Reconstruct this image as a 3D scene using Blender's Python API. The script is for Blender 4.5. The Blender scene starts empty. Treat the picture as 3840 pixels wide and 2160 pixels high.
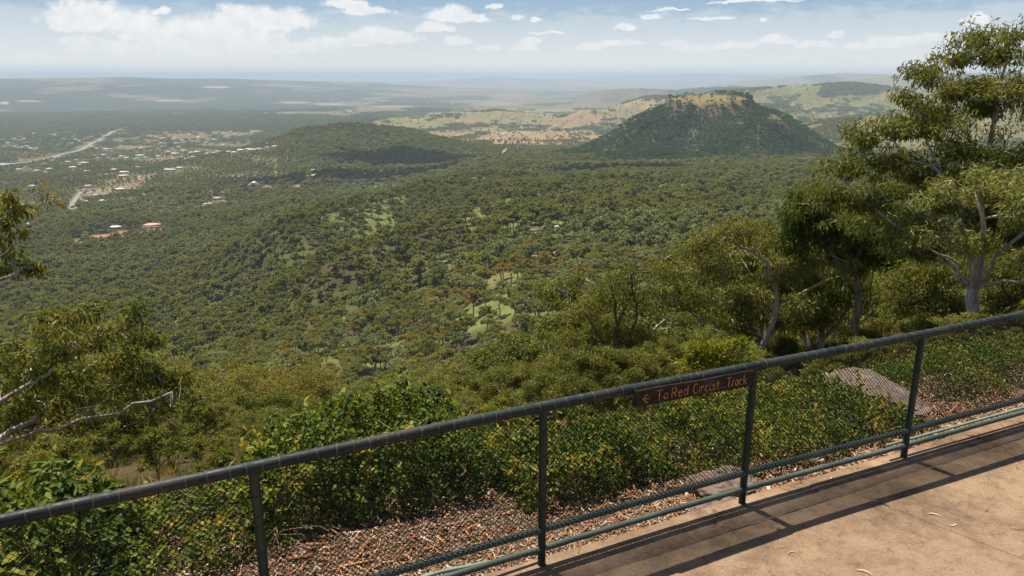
import bpy, math, random
import numpy as np
from mathutils import Vector
R = math.radians
rng = np.random.default_rng(7)
random.seed(7)
scene = bpy.context.scene
C = scene.collection

# ------------------------------------------------------------------ camera geometry (photo map: 2576 x 1449)
F, CX, CY = 1900.0, 1288.0, 724.5
TH = R(15.7); CT, ST = math.cos(TH), math.sin(TH)
EYE = 3.0
def ray(x, y):
    u, v = (x-CX)/F, (CY-y)/F
    return u, CT+v*ST, -ST+v*CT
def pt(x, y, D):
    """world point seen at map position x, y and horizontal distance D"""
    a, b, c = ray(x, y); h = math.hypot(a, b)
    return np.array([a/h*D, b/h*D, EYE+c/h*D])
def proj(X, Y, Z):
    Z = Z-EYE
    dz = Y*CT-Z*ST; uy = Y*ST+Z*CT
    dz = np.where(dz < .1, .1, dz)
    return CX+F*X/dz, CY-F*uy/dz

# ------------------------------------------------------------------ noise
def vnoise(x, y, seed):
    xi = np.floor(x).astype(np.int64); yi = np.floor(y).astype(np.int64)
    xf = x-xi; yf = y-yi
    def h(a, b):
        n = (a*374761393 + b*668265263 + seed*1442695041) & 0x7fffffff
        n = ((n ^ (n >> 13))*1274126177) & 0x7fffffff
        n = (n ^ (n >> 16)) & 0xffff
        return n/65535.0
    u = xf*xf*(3-2*xf); v = yf*yf*(3-2*yf)
    return (h(xi, yi)*(1-u)+h(xi+1, yi)*u)*(1-v)+(h(xi, yi+1)*(1-u)+h(xi+1, yi+1)*u)*v
def fbm(x, y, s, o=4, seed=1):
    r = 0; a = 1; t = 0
    for k in range(o):
        r = r+a*vnoise(x/s+17.3*k, y/s-9.1*k, seed+k); t += a; a *= .5; s = s/2.03
    return r/t
def sstep(x, a, b):
    t = np.clip((x-a)/(b-a), 0, 1); return t*t*(3-2*t)

# ------------------------------------------------------------------ fence line
POST = [np.array(p) for p in ((-4.27, 1.95), (-2.79, 2.68), (-1.305, 3.42), (.188, 4.158), (1.676, 4.878), (3.195, 5.562), (4.72, 6.26), (6.26, 6.95))]
P2 = POST[3]
FD = np.array([.903, .4296]); FN = np.array([-.4296, .903])
def fs(X, Y): return (X-P2[0])*FN[0]+(Y-P2[1])*FN[1]
def ft(X, Y): return (X-P2[0])*FD[0]+(Y-P2[1])*FD[1]
def fw(t, s): return P2[0]+t*FD[0]+s*FN[0], P2[1]+t*FD[1]+s*FN[1]

# ------------------------------------------------------------------ terrain height
KD = np.array([3.65, 6, 10, 20, 40, 60, 100, 150, 200, 270, 420, 600, 760, 1000, 1270, 1700, 2300, 3000, 4000, 6000, 8000, 12000, 20000, 70000])
KP = np.array([
 [3.05,3.3,4.8,10,21,31,50,74,96,122,162,195,216,232,246,262,278,288,300,320,333,350,362,378],
 [3.05,3.3,5.3,11,22.5,34,54,75,93,113,140,165,182,200,216,236,262,282,300,322,336,350,362,378],
 [3.05,3.3,5.2,10.5,21.5,32,50,68,82,94,104,116,128,146,165,196,236,274,300,325,340,352,362,378],
 [3.05,3.3,4.5,8.8,17,25,39,53,64,76,95,110,121,137,156,188,224,252,272,295,310,335,357,378]])
KA = np.array([-28., -12., 2., 20.])
def poly(pts): return [pt(*p) for p in pts]
RIDGES = []   # (points, width, power)
def ridge(pts, w, wz=None): RIDGES.append((np.array([pt(*p) for p in pts]), w))
ridge([(520,405,2450),(640,378,2550),(715,352,2700),(780,327,2800),(880,316,2850),(985,325,2800),(1060,352,2650),(1115,385,2500),(1165,420,2350),(1195,445,2250)], 190)
ridge([(850,340,2700),(835,380,2400),(850,425,2120)], 120)
ridge([(1000,350,2650),(1030,390,2350),(1075,438,2080)], 110)
ridge([(700,375,2500),(640,425,2150),(600,450,2000)], 120)
ridge([(1260,440,1270),(1160,452,1180),(1080,478,1080),(950,512,960),(820,545,860),(740,575,780)], 75)
ridge([(1700,440,1500),(1500,432,1480),(1400,424,1550),(1330,418,1700)], 90)
ridge([(1330,520,760),(1180,560,690),(1030,600,600),(900,640,560)], 50)
# hills of open grass beyond
ridge([(960,302,5000),(1060,298,5100),(1150,286,5200),(1250,278,5300),(1330,284,5300),(1400,300,5200)], 260)
ridge([(1420,296,4700),(1475,274,4800),(1530,292,4700)], 170)
ridge([(1700,243,5600),(1640,247,5700),(1590,262,5600),(1540,278,5500),(1500,292,5300)], 380)
ridge([(1140,375,3500),(1300,360,3500),(1430,352,3600)], 150)
ridge([(1850,228,6200),(1930,222,6300),(2010,217,6400),(2075,214,6300),(2130,209,6200),(2190,216,6100),(2250,226,6000),(2330,232,6000),(2500,236,6000)], 620)
ridge([(2010,345,3300),(2080,318,3300),(2150,300,3400),(2250,286,3500),(2400,280,3600),(2600,270,3700)], 300)
ridge([(1890,262,5000),(1960,268,4700),(2010,290,4400)], 250)
ridge([(400,346,4300),(470,338,4400),(560,334,4500),(615,342,4400)], 240)
ridge([(1500,226,9500),(1600,222,9800),(1700,226,9500),(1770,219,9800),(1850,216,10000),(1920,221,9500)], 240)
ridge([(-500,200,16000),(-200,198,15500),(0,198,15000),(150,195,15000),(330,194,15500),(430,197,16000),(560,196,17000),(640,200,18000),(760,204,19000),(900,206,19500),(960,213,20000)], 2300)
ridge([(-400,226,11000),(0,222,11500),(300,214,12500),(560,214,14000),(800,222,16000)], 1500)
ridge([(1050,205,33000),(1180,197,33000),(1240,192,33000),(1300,196,33000),(1400,198,33000)], 2200)
ridge([(1330,200,45000),(1500,193,45000),(1650,188,42000),(1760,186.3,42000),(1880,188,40000),(1980,190,36000),(2200,187,36000),(2600,185,36000)], 3500)
ridge([(1950,200,20000),(2060,189,19000),(2130,184,18000),(2210,187,18000),(2290,190,17000),(2420,184,17000),(2700,181,17000)], 1800)
ridge([(2060,207,13000),(2170,202,12500),(2240,193,12000),(2330,188,12000),(2600,186,12000)], 1200)
MESA = pt(1788, 250, 2300)[:2]
MVIEW = MESA/np.linalg.norm(MESA); MSIDE = np.array([MVIEW[1], -MVIEW[0]])
KNOB = pt(1958, 330, 2090)
def base_h(X, Y):
    D = np.hypot(X, Y); s = fs(X, Y)
    De = np.minimum(D, 3.65+s*(1.6+np.clip(s, 0, 300)/60)); De = np.clip(De, 3.65, 69000)
    az = np.degrees(np.arctan2(X, np.maximum(Y, 1e-3)))
    a = np.interp(az, KA, [0, 1, 2, 3]); i = np.clip(a.astype(int), 0, 2); f = a-i; f = f*f*(3-2*f)
    ld = np.log(De); P = np.stack([np.interp(ld, np.log(KD), r) for r in KP])
    idx = np.arange(De.size)
    drop = P[i.ravel(), idx].reshape(De.shape)*(1-f)+P[(i+1).ravel(), idx].reshape(De.shape)*f if De.ndim == 1 else None
    return EYE-drop, D, s
def H(X, Y):
    X = np.asarray(X, float).ravel(); Y = np.asarray(Y, float).ravel()
    z, D, s = base_h(X, Y)
    # undulation
    A = np.interp(D, [60, 200, 600, 2000, 4000, 9000, 30000], [0, 5, 20, 33, 34, 30, 40])
    S = 1.0
    n1 = fbm(X, Y, 330, 3, 11)-.5
    n2 = 1-np.abs(2*fbm(X+500, Y, 520, 3, 23)-1)*2
    z = z+A*(n1*.9+(n2-.5)*.42)*np.interp(D, [4000, 12000], [1, .5])
    for P, w in RIDGES:
        q = P[:, :2]; bb = w*3.2
        m = (X > q[:, 0].min()-bb) & (X < q[:, 0].max()+bb) & (Y > q[:, 1].min()-bb) & (Y < q[:, 1].max()+bb)
        if not m.any(): continue
        x, y = X[m], Y[m]; best = np.full(x.shape, 1e12); zc = np.zeros(x.shape)
        for a, b in zip(P[:-1], P[1:]):
            d = b[:2]-a[:2]; t = np.clip(((x-a[0])*d[0]+(y-a[1])*d[1])/(d@d), 0, 1)
            dd = (x-a[0]-t*d[0])**2+(y-a[1]-t*d[1])**2
            k = dd < best; best = np.where(k, dd, best); zc = np.where(k, a[2]+t*(b[2]-a[2]), zc)
        g = np.exp(-best/(w*w)*(.8+.4*fbm(x, y, w*1.5, 2, 5)))
        zz = z[m]; z[m] = np.where(zc > zz, zz+(zc-zz)*g, zz+(zc-zz)*g*.3)
    # table-topped mountain
    m = np.hypot(X-MESA[0], Y-MESA[1]) < 900
    if m.any():
        x, y = X[m]-MESA[0], Y[m]-MESA[1]
        a = x*MSIDE[0]+y*MSIDE[1]; b = x*MVIEW[0]+y*MVIEW[1]
        ang = np.arctan2(b, a)
        r = np.hypot(a/1.0, b/1.06); r = np.where(r > 100, 100+(r-100)*(1+.10*sstep(-a, -60, 160)), r)
        r = r*(1+.07*np.sin(3*ang+.6)+.05*np.sin(7*ang+2)+.03*np.sin(13*ang))
        top = EYE-61+.055*b+.01*a
        gz = z[m]
        gul = (fbm(ang*3.2+20, r*.004, 1, 3, 41)-.5)*58*sstep(r, 110, 220)
        r = r*1.05; fl = np.interp(r, [0, 112, 117, 130, 190, 250, 320, 380, 450, 560], [1, 1, .95, .84, .71, .51, .28, .12, .04, 0])
        hz = gz+(top-gz)*fl+gul*np.interp(r, [100, 240, 480], [0, 1, 0])
        z[m] = np.where(fl > 0, np.maximum(hz, gz*1.0), gz)
    dk = np.hypot(X-KNOB[0], Y-KNOB[1])
    z = z+34*np.exp(-(dk/55)**2)*(.8+.5*fbm(X, Y, 25, 2, 3))
    z = np.where(s < .05, np.where(D < 60, -.30, z), z)
    z = np.where(s < .05, np.minimum(z, -.30), z)
    return z
def hit(x, y, d0=60, d1=60000):
    """where the line through map position x, y meets the terrain"""
    Ds = np.exp(np.linspace(math.log(d0), math.log(d1), 1500))
    a, b, c = ray(x, y); h = math.hypot(a, b)
    X, Y, Z = a/h*Ds, b/h*Ds, EYE+c/h*Ds
    g = H(X, Y); k = np.argmax(g > Z)
    if not (g > Z).any(): return None
    return np.array([X[k], Y[k], g[k]])

# ------------------------------------------------------------------ mesh + material helpers
def mesh_from(name, V, Fc, n=4, mat=None, attrs=None, smooth=False):
    """V (N,3) array, Fc (M,n) int array of equal-size faces, or list of such arrays"""
    me = bpy.data.meshes.new(name)
    V = np.asarray(V, np.float32)
    groups = Fc if isinstance(Fc, list) else [Fc]
    groups = [np.asarray(g, np.int32) for g in groups if len(g)]
    loops = np.concatenate([g.ravel() for g in groups])
    tot = np.concatenate([np.full(len(g), g.shape[1], np.int32) for g in groups])
    st = np.concatenate([[0], np.cumsum(tot)[:-1]]).astype(np.int32)
    me.vertices.add(len(V)); me.vertices.foreach_set('co', V.ravel())
    me.loops.add(len(loops)); me.loops.foreach_set('vertex_index', loops)
    me.polygons.add(len(tot)); me.polygons.foreach_set('loop_start', st); me.polygons.foreach_set('loop_total', tot)
    if smooth: me.polygons.foreach_set('use_smooth', np.ones(len(tot), bool))
    for k, a in (attrs or {}).items():
        a = np.asarray(a, np.float32)
        if a.ndim == 1:
            at = me.attributes.new(k, 'FLOAT', 'POINT'); at.data.foreach_set('value', a)
        else:
            at = me.attributes.new(k, 'FLOAT_COLOR', 'POINT')
            if a.shape[1] == 3: a = np.concatenate([a, np.ones((len(a), 1), np.float32)], 1)
            at.data.foreach_set('color', a.ravel())
    me.update(calc_edges=True)
    if mat: me.materials.append(mat)
    return me
def link(name, me, parent=None, **props):
    o = bpy.data.objects.new(name, me); C.objects.link(o)
    if parent: o.parent = parent
    for k, v in props.items(): o[k] = v
    return o
def empty(name, loc, rz=0, **props):
    o = bpy.data.objects.new(name, None); C.objects.link(o)
    o.location = [float(q) for q in loc]; o.rotation_euler = (0, 0, rz); o.empty_display_size = .3
    for k, v in props.items(): o[k] = v
    return o
class Geo:
    """collects boxes, tubes and polygons for one mesh"""
    def __init__(s): s.V = []; s.G = {}; s.n = 0; s.T = []
    def add(s, V, Fc, tint=None):
        V = np.asarray(V, float)
        for f in Fc: s.G.setdefault(len(f), []).append(np.asarray(f)+s.n)
        s.V.append(V); s.n += len(V); s.T.append(np.full(len(V), .5 if tint is None else tint))
    def box(s, c, sx, sy, sz, ax=None, tint=None):
        ax = np.eye(3) if ax is None else ax
        p = np.array([[i, j, k] for i in (-.5, .5) for j in (-.5, .5) for k in (-.5, .5)])*[sx, sy, sz]
        s.add(p@ax+np.asarray(c), [(0,1,3,2),(4,6,7,5),(0,4,5,1),(2,3,7,6),(0,2,6,4),(1,5,7,3)], tint)
    def tube(s, P, r, k=8, caps=True, tint=None):
        P = np.asarray(P, float); r = np.broadcast_to(r, (len(P),)).astype(float)
        T = np.gradient(P, axis=0); T /= np.linalg.norm(T, axis=1)[:, None]+1e-12
        up = np.array([0, 0, 1.]) if abs(T[0][2]) < .9 else np.array([1., 0, 0])
        V = []; a = np.linspace(0, 2*math.pi, k, endpoint=False)
        A = np.cross(up, T[0]); A /= np.linalg.norm(A)
        for i in range(len(P)):
            A = A-T[i]*(A@T[i]); A /= np.linalg.norm(A)+1e-12
            B = np.cross(T[i], A)
            V.append(P[i]+r[i]*(np.cos(a)[:, None]*A+np.sin(a)[:, None]*B))
        V = np.concatenate(V); Fc = []
        for i in range(len(P)-1):
            for j in range(k): Fc.append((i*k+j, i*k+(j+1) % k, (i+1)*k+(j+1) % k, (i+1)*k+j))
        s.add(V, Fc, tint)
        if caps:
            s.add(V[:k], [tuple(range(k))[::-1]], tint); s.add(V[-k:], [tuple(range(k))], tint)
    def mesh(s, name, mat, smooth=False, attr=True):
        return mesh_from(name, np.concatenate(s.V), [np.stack(g) for g in s.G.values()], mat=mat, smooth=smooth, attrs={'tint': np.concatenate(s.T)} if attr else None)

class NT:
    def __init__(s, tree): s.t = tree; s.n = tree.nodes; s.l = tree.links
    def add(s, typ, ins=None, **kw):
        nd = s.n.new(typ)
        for k, v in kw.items(): setattr(nd, k, v)
        for k, v in (ins or {}).items():
            sk = nd.inputs[k]
            if isinstance(v, bpy.types.NodeSocket): s.l.new(v, sk)
            elif isinstance(v, bpy.types.Node): s.l.new(v.outputs[0], sk)
            else: sk.default_value = v
        return nd
    def math(s, op, a, b=None, c=None, clamp=False):
        ins = {0: a}
        if b is not None: ins[1] = b
        if c is not None: ins[2] = c
        return s.add('ShaderNodeMath', ins, operation=op, use_clamp=clamp).outputs[0]
    def vm(s, op, a, b=None, out=0):
        ins = {0: a}
        if b is not None: ins[1] = b
        return s.add('ShaderNodeVectorMath', ins, operation=op).outputs[out]
    def ramp(s, fac, stops, interp='LINEAR'):
        nd = s.add('ShaderNodeValToRGB', {0: fac}); cr = nd.color_ramp; cr.interpolation = interp
        while len(cr.elements) < len(stops): cr.elements.new(.5)
        for e, (p, c) in zip(cr.elements, stops):
            e.position = p; e.color = tuple(c)+(1,) if len(c) == 3 else c
        return nd.outputs[0]
    def mix(s, f, a, b, typ='RGBA', blend='MIX'):
        nd = s.n.new('ShaderNodeMix'); nd.data_type = 'RGBA'; nd.blend_type = blend
        for sk, v in ((nd.inputs[0], f), (nd.inputs[6], a), (nd.inputs[7], b)):
            if isinstance(v, bpy.types.NodeSocket): s.l.new(v, sk)
            else: sk.default_value = v if not isinstance(v, tuple) or len(v) == 4 else v+(1,)
        return nd.outputs[2]
    def noise(s, vec, scale, detail=4, rough=.55, dist=0, out=0):
        return s.add('ShaderNodeTexNoise', {'Vector': vec, 'Scale': scale, 'Detail': detail, 'Roughness': rough, 'Distortion': dist}).outputs[out]
def material(name):
    m = bpy.data.materials.new(name); m.use_nodes = True; m.node_tree.nodes.clear()
    return m, NT(m.node_tree)
def out(nt, sh): nt.l.new(sh, nt.add('ShaderNodeOutputMaterial').inputs[0])
def attr(nt, name, o='Fac'): return nt.add('ShaderNodeAttribute', attribute_name=name).outputs[o]
def simple(name, stops, scale=8, rough=.6, spec=.3, metal=0, bump=0, bscale=40, coord='Object'):
    m, nt = material(name)
    tc = nt.add('ShaderNodeTexCoord').outputs[coord]
    col = nt.ramp(nt.noise(tc, scale, 6), stops)
    ins = {'Base Color': col, 'Roughness': rough, 'Metallic': metal, 'Specular IOR Level': spec}
    b = nt.add('ShaderNodeBsdfPrincipled', ins)
    if bump:
        bn = nt.add('ShaderNodeBump', {'Height': nt.noise(tc, bscale, 5), 'Strength': bump, 'Distance': .01})
        nt.l.new(bn.outputs[0], b.inputs['Normal'])
    out(nt, b.outputs[0]); return m
def foliage(name, stops, transl=.3, rough=.55, spec=.12, objw=.55, tmul=(1.5, 1.35, .6), gain=2.6):
    """leaf colour varies by tree (object random) and by clump and leaf (attribute tint)"""
    m, nt = material(name); stops = [(p, (c[0]*gain*1.02, c[1]*gain*1.04, c[2]*gain*.82)) for p, c in stops]
    f = nt.math('ADD', nt.math('MULTIPLY', nt.add('ShaderNodeObjectInfo').outputs['Random'], objw), nt.math('MULTIPLY', attr(nt, 'tint'), 1-objw))
    col = nt.ramp(f, stops)
    p = nt.add('ShaderNodeBsdfPrincipled', {'Base Color': col, 'Roughness': rough, 'Specular IOR Level': spec})
    tc = nt.mix(1.0, col, tmul+(1,), blend='MULTIPLY')
    t = nt.add('ShaderNodeBsdfTranslucent', {'Color': tc})
    out(nt, nt.add('ShaderNodeMixShader', {0: transl, 1: p.outputs[0], 2: t.outputs[0]}).outputs[0])
    return m

# ------------------------------------------------------------------ materials
GUM = [(0, (.030,.040,.012)), (.25, (.058,.066,.020)), (.45, (.085,.086,.028)), (.6, (.078,.086,.036)), (.75, (.098,.098,.032)), (.9, (.112,.106,.034)), (1, (.120,.100,.033))]
M_gum = foliage('gum_leaves', GUM, .28)
M_gumnear = foliage('gum_leaves_near', [(0, (.028,.045,.012)), (.3, (.065,.085,.022)), (.55, (.11,.12,.035)), (.78, (.17,.15,.045)), (.92, (.20,.12,.04)), (1, (.26,.11,.04))], .38, .5, .15, .12, gain=1.45)
M_orange = foliage('orange_tinged_leaves', [(0, (.05,.05,.015)), (.4, (.085,.078,.024)), (.75, (.115,.09,.027)), (1, (.145,.09,.028))], .3)
M_grey = foliage('grey_green_leaves', [(0, (.055,.066,.034)), (.5, (.09,.102,.055)), (1, (.125,.135,.075))], .25)
M_droop = foliage('dark_drooping_leaves', [(0, (.02,.035,.010)), (.5, (.05,.075,.018)), (.85, (.10,.11,.025)), (1, (.2,.09,.03))], .36, .5, .15, .1, gain=1.4)
M_dark = foliage('rainforest_leaves', [(0, (.011,.027,.007)), (.5, (.024,.054,.011)), (.85, (.040,.074,.016)), (1, (.085,.085,.04))], .2, gain=2.7)
M_far = foliage('far_forest_leaves', [(0, (.026,.040,.016)), (.5, (.046,.062,.028)), (1, (.07,.082,.04))], .15, objw=.4)
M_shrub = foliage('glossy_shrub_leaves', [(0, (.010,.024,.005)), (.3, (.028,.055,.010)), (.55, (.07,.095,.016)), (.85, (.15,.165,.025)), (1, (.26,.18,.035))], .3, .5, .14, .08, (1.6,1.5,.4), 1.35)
M_yell = foliage('yellow_green_leaves', [(0, (.07,.10,.015)), (.5, (.17,.19,.025)), (.85, (.33,.28,.035)), (1, (.42,.22,.04))], .38, .4, .2, .1, (1.5,1.4,.4), 1.1)
def bark(name, a, b, c):
    m, nt = material(name)
    tc = nt.add('ShaderNodeTexCoord').outputs['Object']
    mp = nt.add('ShaderNodeMapping', {'Vector': tc, 'Scale': (6, 6, 1.2)}).outputs[0]
    col = nt.ramp(nt.noise(mp, 1.6, 6, .65), [(.3, a), (.5, b), (.7, c)])
    p = nt.add('ShaderNodeBsdfPrincipled', {'Base Color': col, 'Roughness': .8, 'Specular IOR Level': .2})
    bn = nt.add('ShaderNodeBump', {'Height': nt.noise(mp, 6, 5), 'Strength': .5, 'Distance': .02}); nt.l.new(bn.outputs[0], p.inputs['Normal'])
    out(nt, p.outputs[0]); return m
M_bark = bark('gum_bark', (.10,.075,.055), (.24,.19,.15), (.42,.35,.29))
M_pale = bark('pale_bark', (.22,.17,.13), (.45,.37,.31), (.62,.54,.47))
M_barkfar = bark('far_bark', (.07,.055,.04), (.15,.12,.09), (.28,.24,.2))
M_green = None

# ------------------------------------------------------------------ tree maker
def grow(limbs, centers, seed=0, sag=.12, step=.5, tip=.008, rroot=None, pw=.46):
    """limbs: list of polylines (first starts at root; later ones attach to the nearest node). centers: clump centres joined in turn to the nearest node."""
    rg = np.random.default_rng(seed)
    pos = []; par = []
    def chain(P, p0):
        last = p0
        for q in P: pos.append(q); par.append(last); last = len(pos)-1
        return last
    for i, L in enumerate(limbs):
        L = [np.array(p, float) for p in L]
        if i == 0: chain(L[:1], -1); rest = L[1:]; a = 0; prev = L[0]
        else:
            A = np.array(pos); a = int(np.argmin(((A-L[0])**2).sum(1))); prev = A[a]; rest = L[1:]
        for q in rest:
            n = max(1, int(np.linalg.norm(q-prev)/step))
            side = rg.normal(0, 1, 3)*step*.18
            for k in range(1, n+1):
                f = k/n
                pos.append(prev+(q-prev)*f+side*math.sin(math.pi*f)+rg.normal(0, step*.04, 3)); par.append(a); a = len(pos)-1
            prev = q
    if len(centers):
        Cn = np.array(centers); A = np.array(pos)
        d0 = np.array([np.sqrt(((A-c)**2).sum(1)).min() for c in Cn]); Cn = Cn[np.argsort(d0)]
        for c in Cn:
            A = np.array(pos); dv = c-A
            d = np.sqrt((dv**2).sum(1))
            cost = d+np.where(dv[:, 2] < 0, -dv[:, 2]*.7, 0)
            a = int(np.argmin(cost)); p = A[a]; L = d[a]
            if L < 1e-3: continue
            n = max(1, int(L/step)); b = rg.normal(0, 1, 3); b[2] -= .3
            for k in range(1, n+1):
                f = k/n
                q = p+(c-p)*f+b*L*.10*math.sin(math.pi*f)+np.array([0, 0, L*sag*math.sin(math.pi*f)])
                pos.append(q); par.append(a); a = len(pos)-1
    pos = np.array(pos); par = np.array(par)
    cnt = np.zeros(len(pos)); nch = np.zeros(len(pos), int)
    for i in range(len(pos)-1, 0, -1):
        if cnt[i] == 0: cnt[i] = 1
        if par[i] >= 0: cnt[par[i]] += cnt[i]; nch[par[i]] += 1
    cnt = np.maximum(cnt, 1)
    r = tip*cnt**pw
    if rroot: r = r*(1+(rroot/r[0]-1)*(cnt/cnt[0])**.35)
    return pos, par, r, nch
def branch_mesh(name, sk, mat, k=6, rmin=0, kthin=3):
    pos, par, r, nch = sk
    kids = {}
    for i, p in enumerate(par):
        if p >= 0: kids.setdefault(p, []).append(i)
    g = Geo(); stack = [(None, 0)]
    while stack:
        p, i = stack.pop()
        ch = [] if p is None else [p]
        ch.append(i)
        while i in kids:
            ks = sorted(kids[i], key=lambda q: -r[q])
            for q in ks[1:]: stack.append((i, q))
            i = ks[0]; ch.append(i)
        rr = r[ch].copy()
        if p is not None: rr[0] = min(rr[0], rr[1]*1.15)
        if rr.max() < rmin: continue
        if len(ch) > 1: g.tube(pos[ch], rr, k if rr.max() > .04 else kthin, caps=False)
    return g.mesh(name, mat, smooth=True)
def leaf_quads(cent, n, rc, L, W, seed=0, droop=.7, flat=.75, tintw=.35, ctint=None):
    """n leaves round each clump centre; each a bent diamond"""
    rg = np.random.default_rng(seed)
    Cn = np.repeat(cent, n, 0); N = len(Cn)
    u = rg.normal(0, 1, (N, 3)); u /= np.linalg.norm(u, axis=1)[:, None]
    rad = rg.random(N)**.45
    P = Cn+u*rad[:, None]*np.repeat(np.broadcast_to(rc, (len(cent),)), n)[:, None]*[1, 1, flat]
    ax = rg.normal(0, .55, (N, 3))+u*.35; ax[:, 2] -= droop; ax /= np.linalg.norm(ax, axis=1)[:, None]
    w = np.cross(ax, rg.normal(0, 1, (N, 3))); w /= np.linalg.norm(w, axis=1)[:, None]
    nrm = np.cross(ax, w)
    l = (L*rg.uniform(.65, 1.25, N))[:, None]; ww = (W*rg.uniform(.7, 1.2, N))[:, None]
    a = P; b = P+ax*l*.45+w*ww*.5+nrm*l*.05; c = P+ax*l; d = P+ax*l*.45-w*ww*.5+nrm*l*.05
    V = np.stack([a, b, c, d], 1).reshape(-1, 3); Fc = np.arange(N*4).reshape(-1, 4)
    ct = rg.random(len(cent)) if ctint is None else ctint
    t = np.clip(np.repeat(ct, n)*(1-tintw)+rg.random(N)*tintw, 0, 1)
    return V, Fc, np.repeat(t, 4)
def lobes_centers(lobes, n, seed, shell=.55):
    """clump centres spread over the outer shells of ellipsoid lobes (cx,cy,cz,rx,ry,rz)"""
    rg = np.random.default_rng(seed)
    lobes = np.array(lobes, float); vol = (lobes[:, 3]*lobes[:, 4]*lobes[:, 5])**.66; vol /= vol.sum()
    k = rg.choice(len(lobes), n, p=vol); L = lobes[k]
    u = rg.normal(0, 1, (n, 3)); u /= np.linalg.norm(u, axis=1)[:, None]
    lo = u[:, 2] < -.25; u[lo, 2] *= -.6
    rad = shell+(1-shell)*rg.random(n)
    return L[:, :3]+u*L[:, 3:]*rad[:, None]
def proto(seed, Ht, lod, style='gum'):
    """a whole tree of height Ht at the origin. lod: (clumps, leaves per clump, leaf L, W, tube sides, rmin)"""
    rg = np.random.default_rng(seed); nc, nl, L, W, ks, rmin = lod
    if style == 'rain': ch, cw, nlb = .15, .42, 5
    elif style == 'sparse': ch, cw, nlb = .38, .30, 6
    else: ch, cw, nlb = .38, .36, 7
    bend = rg.normal(0, .05*Ht, 2)
    fork = Ht*rg.uniform(.28, .45) if style != 'rain' else Ht*.25
    trunk = [(0, 0, -.6), (bend[0]*.3, bend[1]*.3, fork*.5), (bend[0]*.7, bend[1]*.7, fork)]
    lobes = []; limbs = [trunk]
    for i in range(nlb):
        a = 2*math.pi*(i+rg.uniform(-.3, .3))/nlb; rr = Ht*cw*rg.uniform(.35, .75) if i else 0
        cz = Ht*rg.uniform(.62, .84) if i else Ht*.83
        if i % 3 == 2: cz = Ht*rg.uniform(.48, .62)
        rx = Ht*rg.uniform(.13, .21)
        c = (bend[0]+rr*math.cos(a), bend[1]+rr*math.sin(a), cz)
        lobes.append(c+(rx, rx, rx*rg.uniform(.5, .8)))
        limbs.append([trunk[-1], ((trunk[-1][0]*.6+c[0]*.4), (trunk[-1][1]*.6+c[1]*.4), fork+(cz-fork)*.5), (c[0], c[1], cz-rx*.3)])
    cen = lobes_centers(lobes, nc, seed+5, .45)
    dr = .7 if W < .3 else .1
    sk = grow(limbs, cen, seed, step=Ht*.06, tip=Ht*.0022, rroot=Ht*.020)
    V, Fc, t = leaf_quads(cen, nl, Ht*.048*rg.uniform(.9, 1.15), L, W, seed, tintw=.4, droop=dr)
    return sk, (V, Fc, t), cen

# ------------------------------------------------------------------ land cover map
def inpoly(x, y, P):
    r = np.zeros(x.shape, bool); n = len(P)
    for i in range(n):
        x1, y1 = P[i]; x2, y2 = P[(i+1) % n]
        if y1 == y2: continue
        k = ((y1 > y) != (y2 > y)) & (x < (x2-x1)*(y-y1)/(y2-y1)+x1); r ^= k
    return r
G1 = [(915,318),(960,298),(1100,280),(1250,258),(1500,250),(1640,228),(1800,222),(1800,275),(1720,262),(1480,388),(1400,398),(1240,402),(1150,362),(1000,335)]
G2 = [(1850,225),(2060,212),(2300,210),(2620,212),(2620,440),(2200,440),(2110,392),(2020,335),(1900,268)]
G2F = [(2062,246),(2068,222),(2110,206),(2160,204),(2205,216),(2232,226),(2200,238),(2140,240)]
TOWN = [(270,352),(400,333),(620,328),(650,350),(640,392),(420,424),(330,408),(250,395)]
RED = [(175,606),(255,588),(350,574),(380,566),(455,570),(450,580),(400,592),(330,600),(245,616),(190,618)]
TANP = [[(485,528),(520,508),(560,500),(600,512),(560,522),(500,540)], [(168,545),(172,505),(200,480),(240,478),(250,492),(205,505),(190,540)], [(196,478),(300,470),(345,440),(400,436),(330,482),(240,495)],
        [(725,480),(760,455),(800,430),(815,436),(770,468),(735,492)], [(1225,398),(1260,385),(1300,372),(1330,376),(1290,402)]]
GREEN = [(1150,708,42,20),(1130,716,30,12),(1190,690,40,12),(1330,642,60,16),(1400,632,60,18),(1480,640,40,12),(1290,570,40,8),(1440,655,50,14),(970,580,60,12),(1080,540,60,8),
         (450,800,50,10),(690,890,50,16),(930,900,50,16),(860,800,36,10),(640,905,50,14),(1620,490,28,9),(1660,655,50,14),(560,790,40,8),(1010,470,40,5),(1230,450,40,4),(1560,730,60,20),(1250,780,30,14),(1330,860,60,20),(1700,760,60,30)]
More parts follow.
